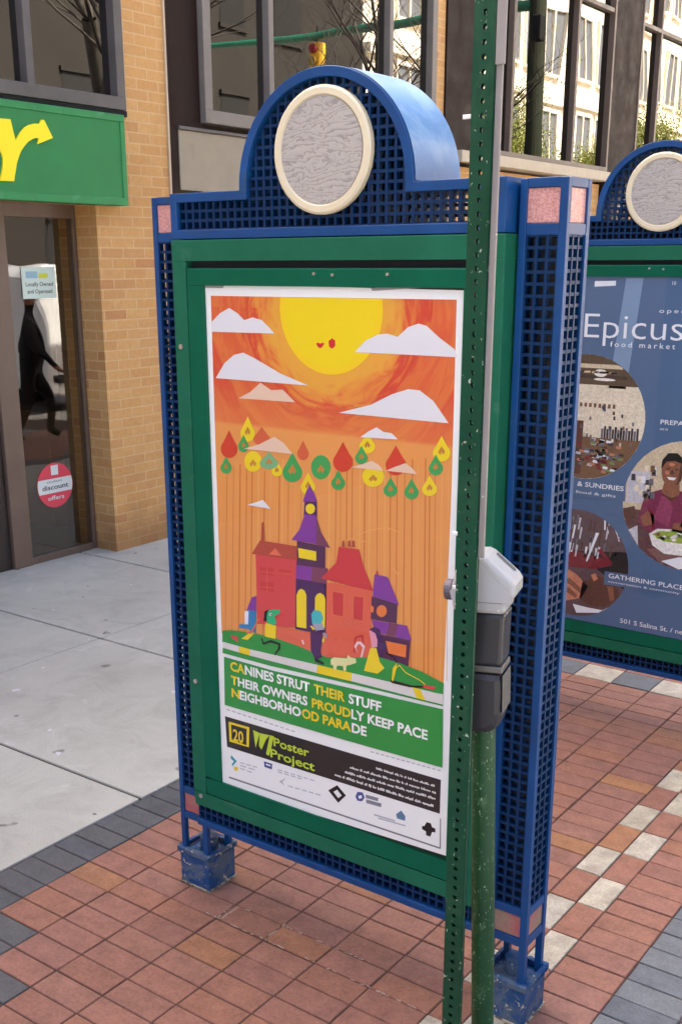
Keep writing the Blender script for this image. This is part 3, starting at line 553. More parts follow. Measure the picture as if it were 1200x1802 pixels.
# printed shapes of the sun poster: layer, ink, outline in metres (x, z)
ART=[
(0,'paper',[(-1.0791,2.0225),(-0.2347,2.0128),(-0.2376,1.4729),(-0.2368,0.8451),(-0.2359,0.4848),(-0.5955,0.4722),(-1.0737,0.4522),(-1.0757,1.0057),(-1.0769,1.6204)]),
(1,'poster_sky',[(-1.0534,1.9894),(-0.2558,1.9907),(-0.2545,1.5294),(-0.2609,0.988),(-0.4212,1.001),(-1.0556,0.9819),(-1.0551,1.6056)]),
(2,'sun_rim',[(-0.8033,1.9598),(-0.8027,1.9452),(-0.8008,1.9308),(-0.7976,1.9166),(-0.7932,1.9027),(-0.7877,1.8892),(-0.7809,1.8763),(-0.7731,1.864),(-0.7642,1.8525),(-0.7544,1.8417),(-0.7436,1.8319),(-0.7321,1.823),(-0.7198,1.8152),(-0.7069,1.8084),(-0.6934,1.8029),(-0.6795,1.7985),(-0.6653,1.7953),(-0.6509,1.7934),(-0.6363,1.7928),(-0.6217,1.7934),(-0.6073,1.7953),(-0.5931,1.7985),(-0.5792,1.8029),(-0.5657,1.8084),(-0.5528,1.8152),(-0.5405,1.823),(-0.529,1.8319),(-0.5182,1.8417),(-0.5084,1.8525),(-0.4995,1.864),(-0.4917,1.8763),(-0.4849,1.8892),(-0.4794,1.9027),(-0.475,1.9166),(-0.4718,1.9308),(-0.4699,1.9452),(-0.4693,1.9598),(-0.4699,1.9744),(-0.4718,1.9888),(-0.8008,1.9888),(-0.8027,1.9744),(-0.8033,1.9598)]),
(3,'sun',[(-0.7866,1.9598),(-0.786,1.9467),(-0.7843,1.9337),(-0.7815,1.9209),(-0.7775,1.9084),(-0.7725,1.8963),(-0.7665,1.8846),(-0.7594,1.8736),(-0.7514,1.8632),(-0.7426,1.8535),(-0.7329,1.8447),(-0.7225,1.8367),(-0.7114,1.8296),(-0.6998,1.8236),(-0.6877,1.8186),(-0.6752,1.8146),(-0.6624,1.8118),(-0.6494,1.8101),(-0.6363,1.8095),(-0.6232,1.8101),(-0.6102,1.8118),(-0.5974,1.8146),(-0.5849,1.8186),(-0.5728,1.8236),(-0.5611,1.8296),(-0.5501,1.8367),(-0.5397,1.8447),(-0.53,1.8535),(-0.5212,1.8632),(-0.5132,1.8736),(-0.5061,1.8846),(-0.5001,1.8963),(-0.4951,1.9084),(-0.4911,1.9209),(-0.4883,1.9337),(-0.4866,1.9467),(-0.486,1.9598),(-0.4866,1.9729),(-0.4883,1.9859),(-0.7843,1.9859),(-0.786,1.9729),(-0.7866,1.9598)]),
(4,'red',[(-0.6812,1.8723),(-0.6742,1.8743),(-0.6673,1.8716),(-0.6596,1.8749),(-0.6534,1.8733),(-0.6596,1.8647),(-0.6682,1.8595),(-0.6766,1.864)]),
(4,'red',[(-0.629,1.8873),(-0.6184,1.8818),(-0.6177,1.8687),(-0.6276,1.86),(-0.6382,1.8649),(-0.6397,1.8798)]),
(4,'cloud',[(-1.0551,1.9162),(-1.0204,1.9425),(-0.985,1.9577),(-0.9554,1.9439),(-0.9306,1.9258),(-0.9008,1.934),(-0.8676,1.9274),(-0.8393,1.9066),(-0.8233,1.8929),(-1.0537,1.8905)]),
(4,'cloud',[(-0.5556,1.8546),(-0.5228,1.8841),(-0.4834,1.9016),(-0.455,1.9049),(-0.4234,1.8979),(-0.3927,1.9227),(-0.3622,1.932),(-0.3385,1.9271),(-0.2978,1.8978),(-0.2576,1.8744),(-0.2491,1.8553)]),
(4,'cloud',[(-1.0445,1.7608),(-1.0088,1.8051),(-0.9727,1.8294),(-0.9379,1.8372),(-0.8958,1.8232),(-0.8052,1.7867),(-0.709,1.7597)]),
(4,'cloud_pale',[(-0.9599,1.7089),(-0.9158,1.7293),(-0.8767,1.7574),(-0.8394,1.7392),(-0.798,1.7431),(-0.7537,1.7112)]),
(4,'cloud',[(-0.6066,1.6937),(-0.5032,1.7224),(-0.4386,1.7535),(-0.3895,1.7695),(-0.3549,1.7687),(-0.3133,1.7443),(-0.268,1.6929)]),
(7,'cloud',[(-0.536,1.6348),(-0.51,1.6523),(-0.4843,1.6654),(-0.4623,1.6551),(-0.437,1.6537),(-0.4167,1.6392)]),
(7,'cloud_pale',[(-0.9431,1.5658),(-0.8859,1.5844),(-0.83,1.6104),(-0.7969,1.5958),(-0.7643,1.5676)]),
(7,'cloud_pale',[(-0.5659,1.5511),(-0.5318,1.5621),(-0.4982,1.5755),(-0.4759,1.5666),(-0.461,1.5527)]),
(7,'cloud_pale',[(-0.4537,1.5535),(-0.4284,1.5654),(-0.3927,1.58),(-0.3712,1.5683),(-0.3567,1.5547)]),
(7,'cloud',[(-0.9372,1.4018),(-0.8997,1.4147),(-0.8775,1.4242),(-0.8478,1.4007)]),
(5,'dred',[(-0.9989,1.6145),(-0.9775,1.5812),(-0.9726,1.5761),(-0.9697,1.5699),(-0.9688,1.5631),(-0.9702,1.5561),(-0.9736,1.5493),(-0.979,1.5432),(-0.9858,1.5383),(-0.9937,1.5348),(-1.0022,1.5331),(-1.0106,1.5332),(-1.0184,1.5351),(-1.025,1.5388),(-1.03,1.5439),(-1.033,1.5501),(-1.0338,1.557),(-1.0324,1.5641),(-1.0288,1.571),(-1.0233,1.577)]),
(5,'dyel',[(-0.9268,1.6601),(-0.9088,1.6299),(-0.9047,1.6253),(-0.9022,1.6198),(-0.9014,1.6136),(-0.9025,1.6073),(-0.9054,1.6013),(-0.9098,1.5959),(-0.9156,1.5916),(-0.9222,1.5886),(-0.9292,1.5871),(-0.9362,1.5873),(-0.9427,1.5892),(-0.9482,1.5925),(-0.9524,1.5972),(-0.9549,1.6028),(-0.9556,1.609),(-0.9545,1.6154),(-0.9515,1.6214),(-0.947,1.6268)]),
(7,'dleafvein',[(-0.9391,1.6141),(-0.9277,1.631),(-0.9174,1.6174),(-0.9232,1.6067),(-0.9283,1.6142),(-0.9329,1.6051)]),
(6,'dgrn',[(-0.9443,1.6064),(-0.9308,1.5855),(-0.9277,1.5823),(-0.9258,1.5785),(-0.9253,1.5742),(-0.9261,1.5698),(-0.9283,1.5655),(-0.9316,1.5618),(-0.9359,1.5587),(-0.9408,1.5565),(-0.9461,1.5554),(-0.9513,1.5555),(-0.9562,1.5567),(-0.9603,1.559),(-0.9635,1.5622),(-0.9654,1.5661),(-0.9659,1.5704),(-0.965,1.5749),(-0.9628,1.5792),(-0.9595,1.5829)]),
(8,'dleafvein',[(-0.9535,1.5741),(-0.945,1.5861),(-0.9373,1.5766),(-0.9416,1.5691),(-0.9454,1.5744),(-0.9489,1.5679)]),
(5,'dred2',[(-0.8759,1.6346),(-0.8549,1.6135),(-0.8501,1.6104),(-0.8471,1.6064),(-0.8462,1.6021),(-0.8474,1.5975),(-0.8505,1.593),(-0.8555,1.589),(-0.8619,1.5856),(-0.8694,1.5832),(-0.8774,1.5819),(-0.8854,1.5817),(-0.8929,1.5828),(-0.8993,1.585),(-0.9041,1.5882),(-0.9071,1.5921),(-0.908,1.5966),(-0.9068,1.6012),(-0.9036,1.6057),(-0.8985,1.6098)]),
(5,'dgrn',[(-1.0138,1.537),(-0.9993,1.5161),(-0.996,1.513),(-0.994,1.5091),(-0.9934,1.5048),(-0.9943,1.5003),(-0.9967,1.496),(-1.0003,1.4921),(-1.0049,1.4889),(-1.0102,1.4866),(-1.0159,1.4854),(-1.0216,1.4854),(-1.0268,1.4865),(-1.0313,1.4888),(-1.0346,1.4919),(-1.0366,1.4959),(-1.0372,1.5002),(-1.0362,1.5047),(-1.0339,1.5091),(-1.0302,1.513)]),
(7,'dleafvein',[(-1.0239,1.5042),(-1.0146,1.5165),(-1.0063,1.507),(-1.011,1.4993),(-1.0151,1.5046),(-1.0189,1.498)]),
(5,'dyel',[(-0.8783,1.5353),(-0.8811,1.5235),(-0.8885,1.513),(-0.8992,1.5053),(-0.9119,1.5016),(-0.9244,1.5026),(-0.935,1.5081),(-0.9418,1.5173),(-0.9439,1.5287),(-0.941,1.5406),(-0.9335,1.5512),(-0.9226,1.5587),(-0.91,1.5622),(-0.8976,1.5611),(-0.8872,1.5556),(-0.8805,1.5466)]),
(7,'dleafvein',[(-0.9243,1.5234),(-0.9107,1.5381),(-0.898,1.5273),(-0.9048,1.5181),(-0.9112,1.5241),(-0.9167,1.5163)]),
(6,'dgrn2',[(-0.8505,1.5662),(-0.827,1.5469),(-0.8217,1.5441),(-0.8184,1.5405),(-0.8174,1.5363),(-0.8186,1.532),(-0.8221,1.5277),(-0.8276,1.5237),(-0.8347,1.5204),(-0.8429,1.5179),(-0.8518,1.5164),(-0.8607,1.516),(-0.8689,1.5168),(-0.876,1.5187),(-0.8814,1.5216),(-0.8848,1.5252),(-0.8858,1.5294),(-0.8845,1.5338),(-0.8809,1.5381),(-0.8754,1.5421)]),
(8,'dleafvein',[(-0.865,1.534),(-0.851,1.5463),(-0.8376,1.5378),(-0.8446,1.5301),(-0.8513,1.5349),(-0.857,1.5283)]),
(5,'dyel',[(-0.8223,1.5443),(-0.809,1.5254),(-0.806,1.5226),(-0.8041,1.5191),(-0.8035,1.5152),(-0.8043,1.5112),(-0.8063,1.5073),(-0.8094,1.5038),(-0.8135,1.5009),(-0.8182,1.4989),(-0.8233,1.4978),(-0.8284,1.4978),(-0.833,1.4988),(-0.8371,1.5008),(-0.8401,1.5037),(-0.842,1.5072),(-0.8425,1.5111),(-0.8418,1.5152),(-0.8397,1.5191),(-0.8365,1.5226)]),
(7,'dleafvein',[(-0.8307,1.5147),(-0.8227,1.5257),(-0.8151,1.5172),(-0.8191,1.5103),(-0.8229,1.515),(-0.8262,1.5091)]),
(5,'dgrn',[(-0.7667,1.5726),(-0.7425,1.5381),(-0.7371,1.5329),(-0.7337,1.5265),(-0.7326,1.5194),(-0.7339,1.512),(-0.7375,1.5048),(-0.7431,1.4984),(-0.7504,1.4931),(-0.759,1.4893),(-0.7681,1.4873),(-0.7773,1.4873),(-0.7858,1.4891),(-0.7931,1.4929),(-0.7987,1.4981),(-0.8021,1.5046),(-0.8032,1.5118),(-0.8018,1.5193),(-0.7981,1.5265),(-0.7923,1.533)]),
(7,'dleafvein',[(-0.7817,1.5184),(-0.7672,1.5387),(-0.7535,1.5231),(-0.7607,1.5104),(-0.7676,1.519),(-0.7734,1.5082)]),
(5,'dred2',[(-0.7285,1.6087),(-0.7145,1.5862),(-0.7114,1.5827),(-0.7094,1.5786),(-0.7088,1.574),(-0.7095,1.5693),(-0.7116,1.5647),(-0.7148,1.5606),(-0.7191,1.5573),(-0.724,1.555),(-0.7293,1.5539),(-0.7345,1.554),(-0.7394,1.5553),(-0.7436,1.5578),(-0.7468,1.5612),(-0.7488,1.5654),(-0.7494,1.5701),(-0.7487,1.5748),(-0.7466,1.5794),(-0.7433,1.5835)]),
(5,'dgrn',[(-0.6338,1.544),(-0.6364,1.5309),(-0.6437,1.5192),(-0.6547,1.5107),(-0.6677,1.5067),(-0.6807,1.5078),(-0.6917,1.514),(-0.699,1.5242),(-0.7015,1.537),(-0.6988,1.5502),(-0.6912,1.5619),(-0.6801,1.5703),(-0.6672,1.5741),(-0.6543,1.5729),(-0.6435,1.5667),(-0.6363,1.5566)]),
(7,'dleafvein',[(-0.6811,1.531),(-0.6674,1.5473),(-0.6539,1.5352),(-0.6608,1.525),(-0.6675,1.5318),(-0.673,1.5231)]),
(6,'dgrn',[(-0.6084,1.5387),(-0.5919,1.5169),(-0.5882,1.5136),(-0.5859,1.5096),(-0.5851,1.505),(-0.5859,1.5003),(-0.5882,1.4957),(-0.5919,1.4916),(-0.5967,1.4882),(-0.6024,1.4857),(-0.6084,1.4844),(-0.6145,1.4843),(-0.6202,1.4855),(-0.6251,1.4878),(-0.6288,1.4911),(-0.6312,1.4952),(-0.632,1.4998),(-0.6311,1.5045),(-0.6288,1.5091),(-0.625,1.5133)]),
(8,'dleafvein',[(-0.6178,1.5041),(-0.6084,1.5171),(-0.599,1.5073),(-0.6037,1.4991),(-0.6084,1.5046),(-0.6122,1.4976)]),
(5,'dred',[(-0.5928,1.6174),(-0.5695,1.5841),(-0.5643,1.5791),(-0.561,1.5729),(-0.5598,1.5661),(-0.5609,1.559),(-0.5642,1.5522),(-0.5694,1.546),(-0.5762,1.541),(-0.5842,1.5375),(-0.5928,1.5356),(-0.6015,1.5356),(-0.6095,1.5375),(-0.6165,1.5411),(-0.6218,1.5462),(-0.6251,1.5524),(-0.6263,1.5594),(-0.6251,1.5665),(-0.6217,1.5734),(-0.6164,1.5795)]),
(5,'dyel',[(-0.5137,1.649),(-0.4957,1.6265),(-0.4917,1.6231),(-0.4891,1.619),(-0.4882,1.6144),(-0.489,1.6096),(-0.4915,1.605),(-0.4954,1.6008),(-0.5006,1.5974),(-0.5067,1.595),(-0.5132,1.5937),(-0.5198,1.5937),(-0.526,1.595),(-0.5313,1.5974),(-0.5353,1.6008),(-0.5379,1.605),(-0.5388,1.6097),(-0.538,1.6145),(-0.5355,1.6192),(-0.5314,1.6233)]),
(7,'dleafvein',[(-0.5235,1.6139),(-0.5135,1.627),(-0.5033,1.6168),(-0.5083,1.6086),(-0.5134,1.6142),(-0.5174,1.6072)]),
(6,'dgrn',[(-0.5321,1.6123),(-0.5174,1.5921),(-0.5141,1.5891),(-0.512,1.5854),(-0.5113,1.5812),(-0.5119,1.5769),(-0.514,1.5728),(-0.5172,1.569),(-0.5214,1.566),(-0.5264,1.5638),(-0.5318,1.5627),(-0.5371,1.5627),(-0.5422,1.5639),(-0.5465,1.5661),(-0.5498,1.5691),(-0.5519,1.5729),(-0.5527,1.5771),(-0.552,1.5814),(-0.5499,1.5856),(-0.5466,1.5893)]),
(8,'dleafvein',[(-0.5402,1.5808),(-0.532,1.5926),(-0.5236,1.5834),(-0.5277,1.5761),(-0.5319,1.5811),(-0.5352,1.5749)]),
(5,'dyel',[(-0.4589,1.5375),(-0.4615,1.5266),(-0.4689,1.5167),(-0.4803,1.5093),(-0.4938,1.5056),(-0.5074,1.5062),(-0.519,1.511),(-0.5269,1.5193),(-0.5297,1.5298),(-0.527,1.5409),(-0.5193,1.5508),(-0.5078,1.5581),(-0.4943,1.5616),(-0.4808,1.5609),(-0.4694,1.5561),(-0.4617,1.5479)]),
(7,'dleafvein',[(-0.5082,1.5254),(-0.4941,1.5393),(-0.4799,1.5296),(-0.4868,1.521),(-0.494,1.5264),(-0.4996,1.519)]),
(5,'dred',[(-0.4236,1.6235),(-0.4002,1.5915),(-0.395,1.5866),(-0.3917,1.5807),(-0.3905,1.5741),(-0.3914,1.5673),(-0.3945,1.5607),(-0.3995,1.5547),(-0.4061,1.5499),(-0.4138,1.5464),(-0.4222,1.5446),(-0.4307,1.5446),(-0.4386,1.5464),(-0.4454,1.5498),(-0.4507,1.5547),(-0.4541,1.5607),(-0.4553,1.5674),(-0.4543,1.5743),(-0.4511,1.581),(-0.446,1.5869)]),
(6,'dgrn',[(-0.4388,1.5382),(-0.423,1.5171),(-0.4195,1.5139),(-0.4173,1.51),(-0.4165,1.5056),(-0.4171,1.501),(-0.4192,1.4966),(-0.4226,1.4926),(-0.4271,1.4893),(-0.4323,1.4869),(-0.438,1.4856),(-0.4437,1.4855),(-0.449,1.4867),(-0.4537,1.4889),(-0.4572,1.4921),(-0.4595,1.496),(-0.4603,1.5005),(-0.4596,1.5051),(-0.4574,1.5095),(-0.454,1.5135)]),
(8,'dleafvein',[(-0.4471,1.5046),(-0.4385,1.5172),(-0.4296,1.5077),(-0.4338,1.4999),(-0.4383,1.5051),(-0.4417,1.4984)]),
(5,'dgrn',[(-0.3741,1.5419),(-0.3581,1.5198),(-0.3545,1.5165),(-0.3522,1.5124),(-0.3514,1.5078),(-0.352,1.503),(-0.3541,1.4984),(-0.3575,1.4942),(-0.362,1.4908),(-0.3672,1.4883),(-0.3729,1.487),(-0.3787,1.4869),(-0.384,1.4881),(-0.3887,1.4905),(-0.3923,1.4938),(-0.3946,1.498),(-0.3955,1.5026),(-0.3948,1.5074),(-0.3927,1.512),(-0.3892,1.5162)]),
(7,'dleafvein',[(-0.3822,1.5069),(-0.3737,1.52),(-0.3646,1.5101),(-0.3688,1.5019),(-0.3734,1.5074),(-0.3768,1.5004)]),
(5,'dyel',[(-0.2871,1.6595),(-0.2684,1.6331),(-0.2642,1.6291),(-0.2615,1.6242),(-0.2605,1.6188),(-0.2612,1.6133),(-0.2635,1.6079),(-0.2674,1.6031),(-0.2725,1.5992),(-0.2786,1.5964),(-0.2851,1.5951),(-0.2917,1.5951),(-0.298,1.5966),(-0.3034,1.5995),(-0.3076,1.6036),(-0.3103,1.6085),(-0.3113,1.6139),(-0.3106,1.6196),(-0.3082,1.625),(-0.3043,1.6298)]),
(7,'dleafvein',[(-0.2961,1.6187),(-0.2863,1.6338),(-0.2758,1.6219),(-0.2806,1.6124),(-0.2859,1.619),(-0.2897,1.6108)]),
(6,'dgrn',[(-0.3027,1.6111),(-0.287,1.5894),(-0.2836,1.5861),(-0.2814,1.5821),(-0.2805,1.5776),(-0.2811,1.573),(-0.283,1.5685),(-0.2863,1.5645),(-0.2906,1.5612),(-0.2956,1.5589),(-0.3011,1.5577),(-0.3066,1.5577),(-0.3118,1.5589),(-0.3164,1.5613),(-0.3199,1.5646),(-0.3221,1.5686),(-0.323,1.5731),(-0.3224,1.5778),(-0.3203,1.5823),(-0.317,1.5863)]),
(8,'dleafvein',[(-0.3102,1.5772),(-0.3021,1.5898),(-0.2933,1.58),(-0.2973,1.5721),(-0.3017,1.5775),(-0.3049,1.5707)]),
(5,'dyel',[(-0.3197,1.5557),(-0.3032,1.5339),(-0.2995,1.5307),(-0.2972,1.5266),(-0.2963,1.5221),(-0.2969,1.5174),(-0.299,1.5128),(-0.3025,1.5087),(-0.307,1.5053),(-0.3124,1.5029),(-0.3182,1.5016),(-0.3241,1.5015),(-0.3296,1.5026),(-0.3344,1.5049),(-0.3381,1.5082),(-0.3405,1.5123),(-0.3414,1.5169),(-0.3407,1.5216),(-0.3386,1.5262),(-0.3351,1.5303)]),
(7,'dleafvein',[(-0.3278,1.5212),(-0.3191,1.5341),(-0.3098,1.5243),(-0.3141,1.5162),(-0.3188,1.5217),(-0.3222,1.5147)]),
(5,'dyel',[(-0.7118,1.5213),(-0.6943,1.4963),(-0.6904,1.4925),(-0.6879,1.4879),(-0.6871,1.4827),(-0.688,1.4773),(-0.6906,1.472),(-0.6946,1.4673),(-0.6999,1.4634),(-0.706,1.4606),(-0.7125,1.4592),(-0.7191,1.4591),(-0.7252,1.4604),(-0.7304,1.4631),(-0.7344,1.4669),(-0.7369,1.4716),(-0.7377,1.4768),(-0.7368,1.4823),(-0.7341,1.4875),(-0.73,1.4923)]),
(7,'dleafvein',[(-0.7224,1.4817),(-0.7121,1.4966),(-0.7021,1.4853),(-0.7073,1.476),(-0.7123,1.4823),(-0.7164,1.4743)]),
(2,'str_d',[(-1.012,1.523),(-1.0096,1.5232),(-1.0392,0.9786),(-1.0417,0.9781)]),
(2,'str_d',[(-0.9869,1.5131),(-0.9846,1.5133),(-1.0124,0.9795),(-1.0149,0.979)]),
(2,'str_d',[(-0.9629,1.5195),(-0.9578,1.52),(-0.9843,0.9808),(-0.9897,0.9797)]),
(2,'str_d',[(-0.9369,1.5312),(-0.9332,1.5316),(-0.9587,0.9816),(-0.9627,0.9808)]),
(2,'str_d',[(-0.9177,1.505),(-0.913,1.5055),(-0.9364,0.9825),(-0.9414,0.9814)]),
(2,'str_l',[(-0.8923,1.5361),(-0.8874,1.5366),(-0.9104,0.9834),(-0.9156,0.9823)]),
(2,'str_d',[(-0.871,1.5085),(-0.8665,1.509),(-0.8875,0.9842),(-0.8923,0.9832)]),
(2,'str_l',[(-0.8468,1.5431),(-0.8439,1.5434),(-0.8646,0.9849),(-0.8676,0.9843)]),
(2,'str_d',[(-0.8167,1.5066),(-0.8121,1.5071),(-0.83,0.9863),(-0.8349,0.9853)]),
(2,'str_l',[(-0.8035,1.5513),(-0.7997,1.5517),(-0.818,0.9866),(-0.822,0.9858)]),
(2,'str_d',[(-0.7821,1.5386),(-0.7794,1.5389),(-0.7962,0.9873),(-0.799,0.9867)]),
(2,'str_l',[(-0.7562,1.5371),(-0.7541,1.5373),(-0.7694,0.9882),(-0.7716,0.9877)]),
(2,'str_d',[(-0.7371,1.5211),(-0.7352,1.5213),(-0.7491,0.9889),(-0.7511,0.9885)]),
(2,'str_l',[(-0.6401,1.5443),(-0.6357,1.5447),(-0.6443,0.9929),(-0.6489,0.9919)]),
(2,'str_d',[(-0.6173,1.5646),(-0.6143,1.5649),(-0.6217,0.9936),(-0.6249,0.9929)]),
(2,'str_d',[(-0.6009,1.555),(-0.5987,1.5553),(-0.6051,0.9941),(-0.6074,0.9936)]),
(2,'str_d',[(-0.5815,1.5651),(-0.5775,1.5655),(-0.5827,0.9951),(-0.5869,0.9942)]),
(2,'str_d',[(-0.5633,1.577),(-0.5598,1.5773),(-0.5639,0.9957),(-0.5676,0.9949)]),
(2,'str_l',[(-0.5383,1.5573),(-0.5348,1.5577),(-0.5375,0.9967),(-0.5412,0.9958)]),
(2,'str_d',[(-0.5233,1.5671),(-0.5188,1.5676),(-0.5205,0.9974),(-0.5253,0.9963)]),
(2,'str_l',[(-0.5071,1.5816),(-0.5029,1.582),(-0.5035,0.9979),(-0.508,0.997)]),
(2,'str_d',[(-0.4816,1.5579),(-0.4792,1.5582),(-0.4787,0.9987),(-0.4812,0.9981)]),
(2,'str_l',[(-0.458,1.5694),(-0.4547,1.5698),(-0.4527,0.9997),(-0.4561,0.9989)]),
(2,'str_d',[(-0.4412,1.5655),(-0.4371,1.5659),(-0.4341,1.0004),(-0.4384,0.9995)]),
(2,'str_d',[(-0.4204,1.5548),(-0.4168,1.5552),(-0.4128,1.0011),(-0.4166,1.0003)]),
(2,'str_d',[(-0.3968,1.5607),(-0.3935,1.561),(-0.388,1.002),(-0.3915,1.0012)]),
(2,'str_d',[(-0.3745,1.5922),(-0.3704,1.5926),(-0.3629,1.003),(-0.3672,1.002)]),
(2,'str_l',[(-0.3565,1.5788),(-0.3548,1.579),(-0.3466,1.0033),(-0.3484,1.0029)]),
(2,'str_d',[(-0.3352,1.5979),(-0.3311,1.5983),(-0.3211,1.0045),(-0.3254,1.0035)]),
(2,'str_d',[(-0.3214,1.57),(-0.3174,1.5704),(-0.3073,1.005),(-0.3116,1.004)]),
(2,'str_d',[(-0.305,1.5902),(-0.3026,1.5904),(-0.291,1.0054),(-0.2936,1.0048)]),
(2,'str_l',[(-0.2852,1.572),(-0.2827,1.5723),(-0.2705,1.0061),(-0.2733,1.0055)]),
(2,'str_l',[(-0.2659,1.5783),(-0.2642,1.5785),(-0.2507,1.0068),(-0.2526,1.0063)]),
(8,'c_pur2',[(-0.7242,1.4376),(-0.682,1.4428),(-0.6809,1.3996),(-0.7286,1.3965)]),
(9,'c_pur',[(-0.7303,1.4368),(-0.7184,1.4674),(-0.7059,1.4873),(-0.6932,1.4703),(-0.6805,1.4442)]),
(9,'dyel',[(-0.6875,1.4217),(-0.6899,1.414),(-0.6961,1.4077),(-0.7045,1.4046),(-0.713,1.4055),(-0.7191,1.4102),(-0.7213,1.4174),(-0.719,1.4252),(-0.7127,1.4314),(-0.7042,1.4345),(-0.6958,1.4335),(-0.6897,1.4289)]),
(9,'c_pur',[(-0.7729,1.3207),(-0.7447,1.3534),(-0.7246,1.402),(-0.6847,1.4035),(-0.6675,1.3579),(-0.6359,1.3168),(-0.7062,1.3209)]),
(10,'c_pur3',[(-0.6847,1.4035),(-0.6675,1.3579),(-0.6359,1.3168),(-0.6831,1.3199)]),
(8,'c_dark',[(-0.7531,1.3204),(-0.6526,1.3181),(-0.6547,1.208),(-0.7589,1.2033)]),
(9,'dyel',[(-0.7495,1.2998),(-0.6848,1.2994),(-0.6851,1.272),(-0.7475,1.2713)]),
(9,'c_pur',[(-0.7542,1.2496),(-0.6992,1.2513),(-0.7035,1.2094),(-0.7588,1.2079)]),
(9,'c_pur3',[(-0.6992,1.2513),(-0.6438,1.2564),(-0.6494,1.2089),(-0.7035,1.2094)]),
(8,'c_dark2',[(-0.7589,1.2033),(-0.6494,1.2089),(-0.6525,1.0556),(-0.7637,1.0534)]),
(9,'dyel',[(-0.7587,1.0611),(-0.7572,1.1577),(-0.7498,1.1741),(-0.7393,1.1805),(-0.7275,1.176),(-0.7213,1.1641),(-0.7226,1.0628)]),
(9,'dyel',[(-0.6931,1.0739),(-0.6899,1.1631),(-0.6828,1.1741),(-0.6711,1.1801),(-0.6588,1.1751),(-0.6534,1.1651),(-0.6555,1.078)]),
(8,'c_red',[(-0.9089,1.2582),(-0.7555,1.2655),(-0.762,1.0571),(-0.9087,1.042)]),
(9,'c_brn',[(-0.9241,1.2558),(-0.8909,1.3017),(-0.7549,1.3042),(-0.754,1.2632)]),
(10,'c_red2',[(-0.8589,1.2638),(-0.8338,1.2872),(-0.8099,1.2668)]),
(10,'c_red3',[(-0.8933,1.2208),(-0.8393,1.2261),(-0.8415,1.2027),(-0.894,1.1973)]),
(10,'c_red3',[(-0.823,1.2255),(-0.7721,1.2292),(-0.774,1.2106),(-0.8234,1.207)]),
(10,'c_red3',[(-0.8945,1.1771),(-0.8404,1.181),(-0.8427,1.1526),(-0.8953,1.1501)]),
(8,'c_red4',[(-0.6547,1.2144),(-0.4953,1.2209),(-0.4971,1.0161),(-0.5848,0.9971),(-0.6529,0.9824)]),
(11,'c_red3',[(-0.6685,1.2236),(-0.6149,1.278),(-0.6059,1.325),(-0.5374,1.3273),(-0.5248,1.2861),(-0.4881,1.2166),(-0.5775,1.2193)]),
(10,'c_red3',[(-0.6265,1.1905),(-0.591,1.1916),(-0.5925,1.1247),(-0.626,1.1248)]),
(10,'c_red3',[(-0.5537,1.1906),(-0.5227,1.1923),(-0.5252,1.1247),(-0.5549,1.1254)]),
(8,'c_dark',[(-0.4951,1.201),(-0.4109,1.1938),(-0.4128,1.1383),(-0.4974,1.1345)]),
(9,'c_pur',[(-0.491,1.2204),(-0.4857,1.2659),(-0.443,1.2644),(-0.4053,1.1924),(-0.4908,1.2018)]),
(9,'c_org',[(-0.4445,1.1678),(-0.4466,1.1586),(-0.4528,1.1511),(-0.4614,1.1471),(-0.47,1.1478),(-0.4764,1.153),(-0.4788,1.1614),(-0.4766,1.1706),(-0.4704,1.1781),(-0.4618,1.182),(-0.4532,1.1813),(-0.4469,1.1761)]),
(9,'c_org',[(-0.4978,1.1755),(-0.4876,1.1711),(-0.4889,1.1551),(-0.4983,1.1552)]),
(8,'c_dark',[(-0.481,1.0965),(-0.3671,1.0993),(-0.3724,1.0177),(-0.4839,1.0254)]),
(9,'c_pur',[(-0.4945,1.1332),(-0.3784,1.1387),(-0.3636,1.0982),(-0.4825,1.0994)]),
(10,'c_pur3',[(-0.4347,1.1359),(-0.4085,1.1372),(-0.4164,1.1),(-0.4449,1.0986)]),
(9,'c_org',[(-0.4475,1.081),(-0.3794,1.0824),(-0.3814,1.0461),(-0.437,1.047)]),
(8,'c_blue',[(-0.9487,1.0771),(-0.9109,1.0807),(-0.9148,1.0097),(-0.955,1.0191)]),
(9,'c_white',[(-0.9576,1.072),(-0.9419,1.075),(-0.9451,1.0315),(-0.959,1.0288)]),
(9,'c_pur',[(-0.9487,1.0778),(-0.9284,1.1206),(-0.9095,1.1287),(-0.9109,1.0807)]),
(9,'c_blue',[(-0.981,1.0259),(-0.945,1.0329),(-0.9455,1.0175),(-0.9814,1.0139)]),
(9,'c_fence',[(-0.8352,1.0495),(-0.7131,1.0534),(-0.6464,1.0436),(-0.6466,0.9905),(-0.7179,0.9873),(-0.7745,0.9903),(-0.8319,1.0092)]),
(11,'hill',[(-1.0507,0.9918),(-1.0128,1.0007),(-0.9774,1.0042),(-0.8994,1.0093),(-0.8319,1.0092),(-0.758,1.004),(-0.6939,0.9938),(-0.6466,0.9905),(-0.5395,1.0135),(-0.4657,1.0293),(-0.3938,1.0257),(-0.3235,1.0159),(-0.2595,0.9992),(-0.2605,0.9676),(-0.6156,0.9438),(-1.0524,0.9522)]),
(10,'c_brn',[(-0.8868,1.301),(-0.8828,1.3556),(-0.8745,1.3593),(-0.8727,1.303)]),
